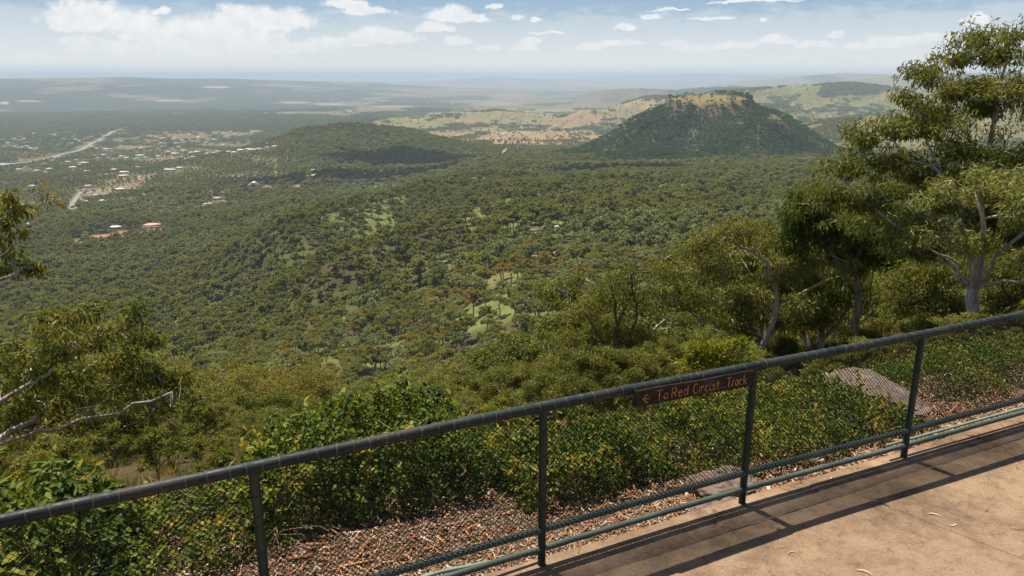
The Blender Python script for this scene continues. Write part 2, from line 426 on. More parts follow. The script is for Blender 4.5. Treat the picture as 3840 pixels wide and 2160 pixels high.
def cover(X, Y, Z):
    """returns tree density 0..1, ground colour (n,3), mesa flag"""
    D = np.hypot(X, Y); sx, sy = proj(X, Y, Z)
    sz = np.clip(D, 100, 6000)
    jx = (fbm(X, Y, 90, 3, 61)-.5)*60; jy = (fbm(X, Y, 90, 3, 67)-.5)*14*np.interp(D, [300, 3000], [2, .7])
    x, y = sx+jx, sy+jy
    n1 = fbm(X, Y, 42, 3, 71); n2 = fbm(X, Y, 260, 3, 73); n3 = fbm(X, Y, 900, 3, 79); nf = fbm(X*1.0, Y*.55, 420, 4, 83)
    col = np.zeros((len(X), 3)); den = np.ones(len(X))
    def lerp(a, b, t): return np.array(a)*(1-t[:, None])+np.array(b)*t[:, None]
    floor = lerp((.085,.075,.036), (.105,.125,.035), sstep(n1, .38, .62))
    col[:] = floor
    # gaps with grass in the woodland of the near basin
    basin = sstep(sx, 640, 980)*(D < 2200)
    gap = sstep(n1*.6+n2*.4, .47, .60)*basin
    n4 = fbm(X, Y, 17, 2, 75)
    den = den*(1-gap*.62)*(1-.55*basin*sstep(n4, .60, .70))
    col = col*(1-gap[:, None])+lerp((.185,.175,.07), (.165,.185,.06), sstep(n2, .35, .6))*gap[:, None]
    for cx, cy, rx, ry in GREEN:
        g = np.clip(1.35-((x-cx)/rx)**2-((y-cy)/ry)**2, 0, 1)*(D > 120)*(D < 2300)
        g = g*sstep(n1, .36, .56); den = den*(1-g*.5); col = col*(1-g[:, None])+lerp((.185,.18,.065), (.15,.185,.055), sstep(n1, .4, .6))*g[:, None]
    # near slope
    near = 1-sstep(D, 60, 130)
    col = col*(1-near[:, None])+lerp((.15,.10,.055), (.12,.095,.05), sstep(fbm(X, Y, 2.5, 3, 5), .4, .6))*near[:, None]
    def region(m, colr, d, soft=1.0):
        nonlocal den, col
        m = m.astype(float)*soft
        den = den*(1-m)+d*m; col = col*(1-m[:, None])+colr*m[:, None]
    straw = lerp((.33,.235,.125), (.23,.215,.09), sstep(n2*.6+nf*.4, .40, .56))
    patch = sstep(fbm(X, Y, 170, 4, 91), .60, .68)
    dtree = .05+.85*patch
    region(inpoly(x, y, G1) & (D > 2900) & (D < 8500), straw, dtree)
    gg = lerp((.215,.185,.072), (.165,.17,.055), sstep(n2, .4, .6))
    region(inpoly(x, y, G2) & (D > 2700) & (D < 14000), gg, np.clip(.10+.75*sstep(fbm(X, Y, 240, 4, 93), .5, .6), 0, 1))
    region(inpoly(sx, sy, G2F) & (D > 4500) & (D < 9000), lerp((.04,.055,.03), (.05,.07,.035), n1), 1.0)
    region(inpoly(x, y, TOWN) & (D > 2600) & (D < 7000), lerp((.24,.17,.10), (.16,.165,.075), sstep(fbm(X, Y, 150, 3, 95), .42, .6)), .35+.6*sstep(fbm(X, Y, 110, 3, 97), .42, .54))
    town2 = (sx < 700) & (sy > 330) & (sy < 520) & (D > 1500) & (D < 5500)
    region(town2 & (fbm(X, Y, 80, 3, 99) > .62), lerp((.24,.17,.10), (.15,.16,.065), n2), .4)
    region(inpoly(sx+jx*.25, sy+jy*.3, RED) & (D > 700) & (D < 3000), lerp((.42,.225,.125), (.36,.22,.13), n1), .12)
    for P in TANP: region(inpoly(sx+jx*.15, sy+jy*.2, P) & (D > 900), lerp((.33,.235,.15), (.2,.17,.09), n1), .3)
    # mesa
    mx, my = X-MESA[0], Y-MESA[1]; r = np.hypot(mx, my)
    on = r < 480
    ang = np.arctan2(my, mx)
    rock = ((r > 104) & (r < 150+18*n2) & (fbm(ang*8+30, r*.02, 1, 3, 7) > .46)) | ((r > 120) & (r < 210) & (fbm(X, Y, 34, 3, 55) > .63))
    region(on & (r > 110), lerp((.045,.06,.028), (.16,.15,.07), sstep(n1, .5, .7)), 1-.4*sstep(fbm(X, Y, 30, 3, 51), .58, .68))
    region(on & rock, lerp((.17,.125,.085), (.11,.085,.065), n1), .5)
    region(on & (r <= 110), lerp((.27,.20,.085), (.23,.21,.065), sstep(fbm(X, Y, 45, 3, 57), .4, .6)), .03+.85*((mx*MSIDE[0]+my*MSIDE[1] > 55) & (mx*MVIEW[0]+my*MVIEW[1] > 10)))
    dk = np.hypot(X-KNOB[0], Y-KNOB[1])
    region((dk < 30+50*(n1-.5)) , lerp((.25,.19,.11), (.14,.13,.07), n1), .5)
    # far plain: forest blocks and paddocks
    far = sstep(D, 7000, 9500)
    fieldy = sstep(fbm(X, Y*.5, 700, 4, 31)+.09*sstep(sx, 700, 1500)-.10*(sx < 850)*(1-sstep(sx,600,850)*.5), .53, .62)
    fc = lerp((.045,.062,.038), (.055,.070,.040), nf)
    fc = fc*(1-fieldy[:, None])+lerp((.22,.18,.115), (.15,.15,.085), n3)*fieldy[:, None]
    open_ = inpoly(x, y, G2)*1.0
    far = far*(1-open_*(D < 14000))
    plain = sstep(D, 4800, 7000)*(1-open_)*(1-inpoly(x, y, G1))
    den = den*(1-plain)+plain*(.97-.9*fieldy)
    m = np.maximum(far, plain)[:, None]
    col = col*(1-m)+fc*m
    for cx, cy, rx, ry, c in ((545,219,36,2.2,(.62,.48,.40)),(425,253,42,2.5,(.5,.4,.33)),(70,255,30,2.5,(.55,.43,.36)),(10,259,14,2.5,(.6,.46,.38)),(740,258,40,3.5,(.36,.28,.2)),(830,262,36,3,(.38,.33,.28)),(450,286,22,2,(.55,.6,.65)),(640,330,20,4,(.30,.24,.14)),(990,268,60,3,(.34,.27,.17)),(1240,262,70,4,(.32,.25,.15)),(1190,255,90,3,(.24,.23,.12))):
        g = np.clip(1.5-((sx+jx*.3-cx)/rx)**2-((sy-cy)/ry)**2, 0, 1)[:, None]*(D > 3500)[:, None]*.8
        col = col*(1-g)+np.array(c)*g; den = den*(1-g[:, 0])
    return np.clip(den, 0, 1), col, on & (r > 100), D, sx, sy

# ------------------------------------------------------------------ ground sheet
def make_ground():
    az = np.concatenate([np.linspace(-180, -48, 34)[:-1], np.linspace(-48, -42, 13)[:-1], np.linspace(-42, 42, 781), np.linspace(42, 48, 13)[1:], np.linspace(48, 180, 34)[1:-1]])
    rad = np.exp(np.arange(math.log(1.2), math.log(66000), .0112))
    A, Dd = np.meshgrid(np.radians(az), rad); nA, nD = len(az), len(rad)
    X = (Dd*np.sin(A)).ravel(); Y = (Dd*np.cos(A)).ravel()
    Z = H(X, Y)
    den, col, _, D, sx, sy = cover(X, Y, Z)
    V = np.stack([X, Y, Z], 1)
    V = np.concatenate([V, [[0, 0, -.3]]]); col = np.concatenate([col, [[.2, .15, .1]]])
    i = np.arange(nD-1)[:, None]*nA; j = np.arange(nA)[None, :]; j2 = (j+1) % nA
    Q = np.stack([i+j, i+j2, i+nA+j2, i+nA+j], 2).reshape(-1, 4)[:, ::-1]
    T = np.stack([np.full(nA, nD*nA), np.arange(nA), (np.arange(nA)+1) % nA], 1)[:, ::-1]
    m, nt = material('ground_cover')
    ob = nt.add('ShaderNodeTexCoord').outputs['Object']
    c = nt.add('ShaderNodeAttribute', attribute_name='Col').outputs['Color']
    n1 = nt.noise(ob, .06, 6, .7); n2 = nt.noise(ob, 1.7, 4, .7); n3 = nt.noise(ob, .006, 9, .78)
    f = nt.math('ADD', nt.math('ADD', nt.math('MULTIPLY', n1, .8), nt.math('MULTIPLY', n2, .5)), nt.math('MULTIPLY', n3, 1.3))
    f = nt.math('SUBTRACT', nt.math('MULTIPLY', f, 1.55), 1.0)
    f = nt.math('MULTIPLY', nt.math('MAXIMUM', f, .2), .74)
    cc = nt.vm('SCALE', c); nt.l.new(f, cc.node.inputs['Scale'])
    p = nt.add('ShaderNodeBsdfPrincipled', {'Base Color': cc, 'Roughness': .95, 'Specular IOR Level': .05})
    bn = nt.add('ShaderNodeBump', {'Height': nt.noise(ob, 4, 5, .7), 'Strength': .6, 'Distance': .15}); nt.l.new(bn.outputs[0], p.inputs['Normal'])
    out(nt, p.outputs[0])
    me = mesh_from('ground', V, [Q, T], mat=m, attrs={'Col': col}, smooth=True)
    o = link('ground', me, kind='structure')
make_ground()

# ------------------------------------------------------------------ roads
ROADMASK = []
def strip(name, scr, width, mat, lift, dz=0, n=50, d0=200, mask=True):
    P = np.array([hit(*q, d0) for q in scr])
    t = np.linspace(0, len(P)-1, n)
    # smooth curve through the points
    def cr(t):
        i = np.clip(np.floor(t).astype(int), 0, len(P)-2); f = (t-i)[:, None]
        p0, p1, p2, p3 = P[np.maximum(i-1, 0)], P[i], P[i+1], P[np.minimum(i+2, len(P)-1)]
        return .5*((2*p1)+(-p0+p2)*f+(2*p0-5*p1+4*p2-p3)*f*f+(-p0+3*p1-3*p2+p3)*f**3)
    Q = cr(t)[:, :2]; T = np.gradient(Q, axis=0); T /= np.linalg.norm(T, axis=1)[:, None]; N = np.stack([-T[:, 1], T[:, 0]], 1)
    cols = np.linspace(-.5, .5, 5); V = []
    for c in cols:
        q = Q+N*c*width; V.append(np.concatenate([q, (H(q[:, 0], q[:, 1])+lift)[:, None]], 1))
    V = np.stack(V, 1); zc = V[:, :, 2].max(1); V[:, :, 2] = V[:, :, 2]*.3+zc[:, None]*.7
    V = V.reshape(-1, 3); i = np.arange(n-1)[:, None]*5; j = np.arange(4)[None]
    Fq = np.stack([i+j, i+5+j, i+6+j, i+1+j], 2).reshape(-1, 4)
    link(name, mesh_from(name, V, Fq, mat=mat), kind='structure')
    if mask: ROADMASK.append((Q, width*.5+(26 if width > 25 else 6)))
    return Q
M_asphalt = simple('grey_road', [(.3, (.17,.16,.15)), (.7, (.26,.25,.23))], .05, .9)
M_verge = simple('pale_verge', [(.3, (.19,.17,.10)), (.7, (.26,.22,.15))], .02, .95)
M_track = simple('dirt_track', [(.3, (.36,.25,.16)), (.7, (.48,.36,.25))], .4, .95)
HW = [(-60,428),(20,416),(90,404),(150,391),(215,372),(260,346),(285,332),(322,320)]
strip('highway_verge', HW, 26, M_verge, 1.2)
strip('highway', HW, 15, M_asphalt, 2.0, mask=False)
strip('side_road', [(176,540),(182,515),(200,488),(232,478),(262,474),(300,470)], 9, M_asphalt, .8)
strip('side_road', [(740,482),(765,462),(790,440),(815,430)], 8, M_track, .8)
strip('dirt_track', [(1140,732),(1150,722),(1158,708),(1172,692),(1190,682),(1215,672)], 4.5, M_track, .25, d0=120)
strip('dirt_track', [(1330,648),(1380,640),(1430,628),(1470,622)], 4, M_track, .25, d0=120)
strip('dirt_track', [(1262,392),(1268,382),(1285,372),(1300,366)], 9, M_track, .6)
def road_clear(X, Y):
    ok = np.ones(len(X), bool)
    for Q, w in ROADMASK:
        m = (X > Q[:, 0].min()-w) & (X < Q[:, 0].max()+w) & (Y > Q[:, 1].min()-w) & (Y < Q[:, 1].max()+w)
        if m.any():
            d = np.sqrt(((np.stack([X[m], Y[m]], 1)[:, None]-Q[None])**2).sum(2)).min(1); k = np.where(m)[0]; ok[k[d < w]] = False
    return ok

# ------------------------------------------------------------------ houses
M_wall = simple('house_wall', [(.3, (.50,.45,.38)), (.7, (.62,.57,.50))], .5, .8)
M_roofw = simple('white_metal_roof', [(.3, (.58,.58,.57)), (.7, (.74,.74,.73))], .3, .5)
M_roofg = simple('grey_metal_roof', [(.3, (.30,.33,.35)), (.7, (.42,.45,.47))], .3, .5)
M_roofr = simple('terracotta_roof', [(.3, (.42,.17,.10)), (.7, (.52,.24,.14))], .3, .8)
M_rooft = simple('pale_orange_roof', [(.3, (.58,.36,.24)), (.7, (.66,.43,.30))], .3, .7)
M_win = simple('dark_window', [(.3, (.03,.035,.04)), (.7, (.05,.055,.06))], 2, .15, .5)
def house_parts(w, d, h, kind):
    g = Geo(); g.box((0, 0, h/2-.75), w, d, h+1.5); wall = g.mesh('wall', M_wall)
    g = Geo(); e = .7; rh = min(w, d)*.22; x, y = w/2+e, d/2+e
    if kind == 'round':
        k = 16; a = np.linspace(0, 2*math.pi, k, endpoint=False)
        V = np.concatenate([np.stack([x*np.cos(a), x*np.sin(a), np.full(k, h)], 1), [[0, 0, h+rh]]])
        g.add(V, [(i, (i+1) % k, k) for i in range(k)]+[tuple(range(k))[::-1]])
    elif kind == 'gable':
        V = [(-x,-y,h),(x,-y,h),(x,y,h),(-x,y,h),(-x,0,h+rh),(x,0,h+rh)]
        g.add(V, [(0,1,5,4),(2,3,4,5),(1,2,5),(3,0,4),(3,2,1,0)])
    elif kind == 'shed':
        V = [(-x,-y,h),(x,-y,h),(x,y,h+.8),(-x,y,h+.8),(-x,-y,h+.25),(x,-y,h+.25),(x,y,h+1.05),(-x,y,h+1.05)]
        g.add(V, [(4,5,6,7),(3,2,1,0),(0,1,5,4),(1,2,6,5),(2,3,7,6),(3,0,4,7)])
    else:
        q = max(x-y, 0)
        V = [(-x,-y,h),(x,-y,h),(x,y,h),(-x,y,h),(-q,0,h+rh),(q,0,h+rh)]
        g.add(V, [(0,1,5,4),(2,3,4,5),(1,2,5),(3,0,4),(3,2,1,0)])
    rb = g
    win = []
    for i in range(3):
        g = Geo(); g.box((-w*.32+i*w*.32, -d/2-.02, h*.55), w*.12, .1, h*.4); win.append(g.mesh('window', M_win))
    return wall, rb, win
HP = {}
def hparts(key):
    if key not in HP:
        w, d, h, kind, rm = key; wall, rb, win = house_parts(w, d, h, kind); HP[key] = (wall, rb.mesh('roof', rm), win)
    return HP[key]
HOUSES = []
def house(x, y, label, key=(17, 11, 3.2, 'hip', None), rz=0, group=None, name='house', cat='house', d0=300):
    p = hit(x, y, d0)
    if p is None: return
    key = key[:4]+(key[4] or M_roofw,)
    e = empty(name, (p[0], p[1], p[2]+.2), rz, label=label, category=cat)
    if group: e['group'] = group
    hw, hf, hwin = hparts(key); link('wall', hw, e); link('roof', hf, e)
    if not group:
        for q in hwin: link('window', q, e)
    HOUSES.append((p[0], p[1], key[0]))
hr = random.Random(4)
W, Gr, Rd = M_roofw, M_roofg, M_roofr
house(640, 466, 'white round-roofed building alone in the forest above the dirt clearing', (24, 24, 4, 'round', W), .2)
house(661, 462, 'small white shed just right of the round-roofed building', (12, 8, 3, 'gable', W), .1, name='shed', cat='shed')
house(383, 573, 'long low building with a pale orange roof in the red dirt clearing', (30, 18, 3.6, 'hip', M_rooft), .35)
house(289, 551, 'white-roofed house alone among trees above the red dirt clearing', (13, 9, 3.2, 'hip', W), .6)
house(275, 541, 'tiny white shed among trees left of the long dirt scar', (7, 5, 2.6, 'gable', W), .2, name='shed', cat='shed')
house(292, 575, 'low white-roofed house at the left end of the red dirt clearing', (16, 8, 3, 'shed', W), .1)
house(78, 567, 'low white roof among trees by the far left branches', (14, 8, 3, 'shed', W), .1)
house(548, 503, 'grey flat-roofed house on the pale dirt scar, upper of two', (17, 10, 4.5, 'shed', Gr), .5)
house(523, 518, 'pale grey-roofed house on the pale dirt scar, lower of two', (18, 9, 3.4, 'hip', simple('pale_grey_roof', [(.3, (.5,.52,.52)), (.7, (.6,.62,.62))])), .5)
house(510, 522, 'small white shed beside the lower house on the dirt scar', (9, 6, 3, 'gable', W), .3, name='shed', cat='shed')
house(216, 512, 'white gabled house below the bend of the side road', (17, 12, 3.6, 'hip', W), .3)
house(262, 508, 'long white shed right of the gabled house by the side road', (16, 7, 3, 'shed', W), .2, name='shed', cat='shed')
house(213, 482, 'house with a terracotta roof at the bend of the side road', (15, 10, 3.2, 'hip', Rd), .1)
house(222, 471, 'long white-roofed house just behind the terracotta roof', (18, 9, 3.2, 'hip', W), .1)
house(240, 494, 'white-roofed house between the terracotta roof and the long white shed', (13, 8, 3, 'hip', W), .3)
house(263, 492, 'grey-roofed house right of the side road', (13, 8, 3, 'hip', Gr), .3)
house(303, 479, 'long white shed on the clearing right of the side road', (20, 9, 3.4, 'shed', W), .1, name='shed', cat='shed')
house(128, 497, 'white-roofed house alone left of the side road', (11, 8, 3, 'hip', W), .1)
house(82, 471, 'white-roofed house farthest left in the trees above the side road', (17, 9, 3, 'hip', W), .1)
house(113, 437, 'house with a terracotta roof among the trees below the highway', (15, 10, 3.2, 'hip', Rd), .2)
house(92, 432, 'white-roofed house left of the terracotta roof below the highway', (16, 10, 3.2, 'hip', W), .2)
house(124, 428, 'long white roof right of the terracotta roof below the highway', (22, 10, 3.2, 'hip', W), .2)
house(218, 434, 'white-roofed house on its own clearing below the highway end', (18, 12, 3.2, 'hip', W), .2)
house(312, 436, 'large white shed in the clearing left of the forested ridge', (24, 11, 4, 'shed', W), .1, name='shed', cat='shed')
house(310, 445, 'long pale roof in front of the large white shed', (24, 8, 3.2, 'shed', simple('cream_roof', [(.3, (.6,.55,.5)), (.7, (.7,.65,.6))])), .1)
house(346, 424, 'grey-roofed house right of the large white shed', (18, 11, 4, 'hip', Gr), .1)
house(287, 430, 'white-roofed house left of the large white shed', (20, 12, 3.4, 'hip', W), .3)
house(428, 430, 'long white shed in the trees below the town hill', (34, 9, 4, 'shed', W), -.25, name='shed', cat='shed')
house(452, 425, 'white shed at the right end of the long one below the town hill', (16, 8, 4, 'shed', W), -.2, name='shed', cat='shed')
house(682, 497, 'white-roofed house at the foot of the forested ridge', (20, 11, 3.4, 'hip', W), .3)
house(698, 494, 'small white shed right of the house at the foot of the forested ridge', (9, 7, 3, 'gable', W), .3, name='shed', cat='shed')
house(788, 432, 'grey-roofed house beside the dirt road on the forested ridge', (18, 10, 3.6, 'hip', Gr), .1)
house(913, 457, 'blue-grey roofed house in the trees in front of the ridge shadow', (10, 9, 3.6, 'gable', simple('bluish_roof', [(.3, (.45,.5,.56)), (.7, (.52,.57,.63))])), .9)
house(1243, 393, 'white farmhouse in the pasture gap between the ridge and the table-top mountain', (26, 14, 4, 'hip', W), .1)
house(1225, 392, 'small white farm shed left of the pasture farmhouse', (14, 10, 3.4, 'gable', W), .1, name='shed', cat='shed')
house(1268, 340, 'white farm shed in the tree line of the open plain', (34, 14, 4, 'gable', W), .1, name='shed', cat='shed')
house(1256, 352, 'small white roof in front of the plain farm shed', (16, 10, 4, 'gable', W), .1)
house(956, 297, 'white farmhouse at the left tip of the straw-coloured hills', (30, 16, 4, 'hip', W), .1)
house(942, 308, 'small white shed below the farmhouse at the left tip of the straw hills', (18, 12, 4, 'gable', W), .1, name='shed', cat='shed')
house(1283, 277, 'small white building on the crest of the grassy knoll', (24, 14, 4, 'gable', W), .1)
house(1385, 391*.0+585, 'white cottage among the trees of the near valley', (11, 8, 3.2, 'gable', W), .4, d0=150)
house(1348, 590, 'low brown-roofed shed left of the valley cottage', (9, 6, 2.6, 'gable', simple('brown_roof', [(.3, (.16,.11,.09)), (.7, (.22,.15,.12))])), .2, name='shed', cat='shed', d0=150)
house(2086, 288, 'long pale farm building on the green hillside right of the table-top mountain', (40, 14, 4, 'gable', W), .1)
house(8, 418, 'long grey-roofed warehouse beside the highway at the left edge', (60, 28, 6, 'shed', M_roofg), .1, name='warehouse', cat='warehouse')
CL = [  # clusters of small far houses: points and shared look
 ('in the estate on the open town hill', 'houses on the town hill', [(583,333),(592,340),(602,335),(612,340),(620,336),(634,338),(610,331),(500,347),(497,352),(528,347),(540,352),(553,348),(573,345),(520,360),(480,340),(470,349),(452,334),(386,351),(371,356),(377,360),(392,347),(403,352),(412,350),(428,342),(440,349),(445,362),(460,356),(434,376),(448,372),(417,368),(405,362),(560,367)]),
 ('along the foot of the town hill', 'houses below the town hill', [(233,372),(243,376),(252,371),(262,374),(271,378),(280,376),(290,372),(300,376),(312,375),(322,378),(335,376),(345,379),(357,374),(366,377),(380,380),(398,376),(425,385),(440,388),(462,381),(480,386),(497,384),(521,388),(537,386),(549,383),(560,387),(575,385),(590,386),(605,380),(624,378),(636,380),(652,377),(672,374),(690,371)]),
 ('scattered in the trees before the highway', 'houses before the highway', [(240,394),(248,400),(262,391),(275,398),(288,404),(305,395),(320,399),(340,402),(352,394),(366,400),(382,404),(398,396),(455,397),(470,402),(487,398),(145,402),(132,406),(150,398),(110,414),(100,420),(65,424),(170,410),(160,418),(185,424),(200,418),(48,430),(190,404),(212,412)]),
 ('across the highway in the far trees', 'houses across the highway', [(40,370),(46,374),(55,372),(68,371),(75,376),(88,378),(20,362),(8,370),(190,352),(200,356),(212,352),(222,348),(228,345),(180,362),(170,368),(162,352),(104,316),(117,318),(150,313),(160,311),(220,309),(227,307),(238,310),(245,306),(293,305),(296,308),(215,327),(222,326),(86,338),(170,322),(60,352),(140,342),(305,350)]),
 ('in the far township on the plain', 'houses of the far township', [(680,258),(690,261),(705,256),(712,260),(724,262),(752,258),(765,260),(778,259),(790,262),(800,257),(817,258),(828,262),(838,255),(850,260),(862,257),(875,262),(886,259),(905,256),(926,262),(940,258),(955,262),(964,254),(690,277),(598,279),(586,277),(577,276),(568,275),(1068,245),(1090,248),(1102,246),(1012,247),(1110,244),(1180,248),(1078,260),(1096,257),(1110,262)]),
 ('scattered on the plain beyond the ridge', 'houses on the open plain', [(1210,336),(1190,338),(1150,344),(1223,279),(1170,268),(1140,262),(1316,262),(1200,262),(1290,300),(1400,320),(940,262),(520,315),(620,312),(410,312),(455,298),(880,282),(1020,278)])]
for place, grp, pts in CL:
    for i, (x, y) in enumerate(pts):
        big = 1.5 if 'township' in grp or 'plain' in grp else 1
        k = [(18*big, 11*big, 3.4*big, 'hip', W), (15*big, 12*big, 3.2*big, 'gable', W), (24*big, 12*big, 4*big, 'shed', W), (16*big, 11*big, 3.4*big, 'hip', Gr), (15*big, 11*big, 3.2*big, 'hip', Rd)][hr.choices(range(5), (4, 3, 2, 4, 1.6))[0]]
        look = {id(W): 'white', id(Gr): 'grey', id(Rd): 'terracotta'}[id(k[4])]
        house(x+hr.uniform(-1.5, 1.5), y+hr.uniform(-.7, .7), 'small %s-roofed house %s' % (look, place), k, hr.uniform(-.5, .5), grp)
HX = np.array(HOUSES)
def house_clear(X, Y):
    ok = np.ones(len(X), bool)
    for hx, hy, w in HOUSES:
        D = math.hypot(hx, hy); ux, uy = hx/D, hy/D
        m = (np.abs(X-hx) < 120) & (np.abs(Y-hy) < 120)
        if not m.any(): continue
        k = np.where(m)[0]; a = (X[k]-hx)*uy-(Y[k]-hy)*ux; b = (X[k]-hx)*ux+(Y[k]-hy)*uy
        front = np.clip(w*.6+D*.018, 0, 75)
        ok[k[(np.abs(a) < w*.5+3) & (b < w*.4+2) & (b > -front)]] = False
    return ok

# ------------------------------------------------------------------ tree prototypes and woodland
class Proto: pass
def trunk_crown(seed, Ht, lod, style, leafmat, barkmat, twig=.02):
    sk, (V, Fc, t), cen = proto(seed, Ht, lod, style)
    tr = branch_mesh('trunk', sk, barkmat, lod[4], lod[5])
    cr = mesh_from('crown', V, Fc, mat=leafmat, attrs={'tint': t})
    return tr, cr
def joined(seed, Ht, lod, style, leafmat, barkmat):
    sk, (V, Fc, t), cen = proto(seed, Ht, lod, style)
    pos, par, r, nch = sk
    g = Geo(); idx = [i for i in range(1, len(pos)) if r[i] > lod[5] or r[par[i]] > lod[5]]
    for i in idx:
        g.tube(pos[[par[i], i]], [r[par[i]]*1.2, r[i]*1.2], 3, caps=False)
    n = len(V); V2 = np.concatenate([V]+g.V); G2_ = [Fc]+[np.stack(q)+n for q in g.G.values()]
    me = mesh_from('tree', V2, G2_, attrs={'tint': np.concatenate([t]+g.T)})
    me.materials.append(leafmat); me.materials.append(barkmat)
    mi = np.zeros(len(me.polygons), np.int32); mi[len(Fc):] = 1; me.polygons.foreach_set('material_index', mi)
    return bpy.data.objects.new('source_tree', me)
def clump_patch(seed, size, n, mat, hlo, hhi, faces=26):
    rg = np.random.default_rng(seed); Vs, Fs, Ts = [], [], []; k = 0
    P = rg.uniform(-size/2, size/2, (n, 2)); h = rg.uniform(hlo, hhi, n)
    cen = np.concatenate([P, (h*.62)[:, None]], 1)
    V, Fc, t = leaf_quads(cen, faces, h*.42, 3.4, 3.0, seed, droop=.1, flat=.8, tintw=.2)
    me = mesh_from('patch', V, Fc, mat=mat, attrs={'tint': t}); return bpy.data.objects.new('source_patch', me)

def stuff_scatter(name, protos, P, scale, rot, idx, label, cat=None):
    me = bpy.data.meshes.new(name); me.vertices.add(len(P)); me.vertices.foreach_set('co', np.asarray(P, np.float32).ravel())
    for k, v, ty in (('scl', scale, 'FLOAT'), ('rot', rot, 'FLOAT'), ('idx', idx, 'INT')):
        a = me.attributes.new(k, ty, 'POINT'); a.data.foreach_set('value', np.asarray(v, np.float32 if ty == 'FLOAT' else np.int32))
    o = link(name, me, kind='stuff', label=label)
    ng = bpy.data.node_groups.new(name, 'GeometryNodeTree')
    ng.interface.new_socket('Geometry', in_out='INPUT', socket_type='NodeSocketGeometry'); ng.interface.new_socket('Geometry', in_out='OUTPUT', socket_type='NodeSocketGeometry')
    t = NT(ng); gi = t.add('NodeGroupInput'); go = t.add('NodeGroupOutput')
    jn = t.add('GeometryNodeJoinGeometry')
    for p in reversed(protos):
        oi = t.add('GeometryNodeObjectInfo', {'Object': p}, transform_space='ORIGINAL')
        g2 = t.add('GeometryNodeGeometryToInstance'); t.l.new(oi.outputs['Geometry'], g2.inputs[0]); t.l.new(g2.outputs[0], jn.inputs[0])
    m2p = t.add('GeometryNodeMeshToPoints'); t.l.new(gi.outputs[0], m2p.inputs[0])
    def na(n_, ty):
        x = t.add('GeometryNodeInputNamedAttribute', data_type=ty); x.inputs[0].default_value = n_
        return x.outputs['Attribute']
    iop = t.add('GeometryNodeInstanceOnPoints')
    t.l.new(m2p.outputs[0], iop.inputs['Points']); t.l.new(jn.outputs[0], iop.inputs['Instance'])
    iop.inputs['Pick Instance'].default_value = True; t.l.new(na('idx', 'INT'), iop.inputs['Instance Index'])
    cx = t.add('ShaderNodeCombineXYZ'); t.l.new(na('rot', 'FLOAT'), cx.inputs[2]); t.l.new(cx.outputs[0], iop.inputs['Rotation'])
    t.l.new(na('scl', 'FLOAT'), iop.inputs['Scale'])
    t.l.new(iop.outputs[0], go.inputs[0])
    md = o.modifiers.new('scatter', 'NODES'); md.node_group = ng
    return o

def gridpts(d0, d1, g, amax, seed, jit=.48):
    rg = np.random.default_rng(seed); m = d1*math.sin(R(min(amax, 89)))
    x = np.arange(-m, m, g); y = np.arange(0, d1, g)
    X, Y = np.meshgrid(x, y); X = X.ravel(); Y = Y.ravel()
    X = X+rg.uniform(-jit, jit, X.size)*g; Y = Y+rg.uniform(-jit, jit, Y.size)*g
    D = np.hypot(X, Y); A = np.degrees(np.arctan2(X, Y)); k = (D > d0) & (D < d1) & (np.abs(A) < amax)
    X, Y = X[k], Y[k]; Z = H(X, Y)
    return X, Y, Z, rg
ENVX = [-400, 0, 300, 430, 640, 820, 950, 1080, 1220, 1330, 1430, 1560, 1700, 1880, 1960, 2060, 2200, 2576, 3000]
ENVY = [700, 760, 840, 900, 890, 900, 940, 900, 850, 800, 720, 660, 590, 560, 520, 480, 430, 300, 200]
FAST = False
# ---- near individuals (the ~300 nearest), then woodland as stuff
LB = (58, 95, .50, .15, 5, .0)
styles = [('gum', M_gum, M_bark), ('gum', M_gum, M_pale), ('sparse', M_gum, M_pale), ('gum', M_orange, M_bark), ('gum', M_grey, M_bark), ('rain', M_gum, M_bark), ('sparse', M_orange, M_pale), ('gum', M_grey, M_pale)]
BP = [trunk_crown(100+i, 10, (58, 100, .46, .13, 5, .004), s, lm, bm) for i, (s, lm, bm) in enumerate(styles)]
BF = [trunk_crown(160+i, 10, (130, 150, .26, .062, 6, .003), s, lm, bm) for i, (s, lm, bm) in enumerate([('gum', M_gum, M_bark), ('gum', M_gumnear, M_pale), ('sparse', M_gumnear, M_pale), ('gum', M_gum, M_pale)])]
LOOK = ['olive gum tree', 'olive gum tree with pale limbs', 'thin-crowned pale-limbed gum tree', 'orange-tinged gum tree', 'grey-green gum tree', 'dense olive bushy tree', 'sparse orange-tinged tree with pale limbs', 'grey-green gum tree with pale limbs']
X, Y, Z, rg = gridpts(17, 205, 7.6, 37, 31)
den, _, _, D, sx, sy = cover(X, Y, Z)
keep = (rg.random(len(X)) < den*np.interp(D, [17, 60], [.75, 1])) & road_clear(X, Y) & (sx > -120) & (sx < 2700)
X, Y, Z, D, sx = X[keep], Y[keep], Z[keep], D[keep], sx[keep]
o = np.argsort(D); X, Y, Z, D, sx = X[o], Y[o], Z[o], D[o], sx[o]
def zone(sx, D):
    c = ['at the left edge', 'behind the bare-limbed tree', 'in the dip left of centre', 'down the slope left of the sign', 'on the slope behind the sign', 'on the slope behind the third fence post', 'below the table-top mountain', 'around the big gum at the right'][int(np.clip((sx+100)//340, 0, 7))]
    return c
n_ind = 0; used_to = 0; NEARP = []
trees_group = 'gum trees on the slope below the fence'
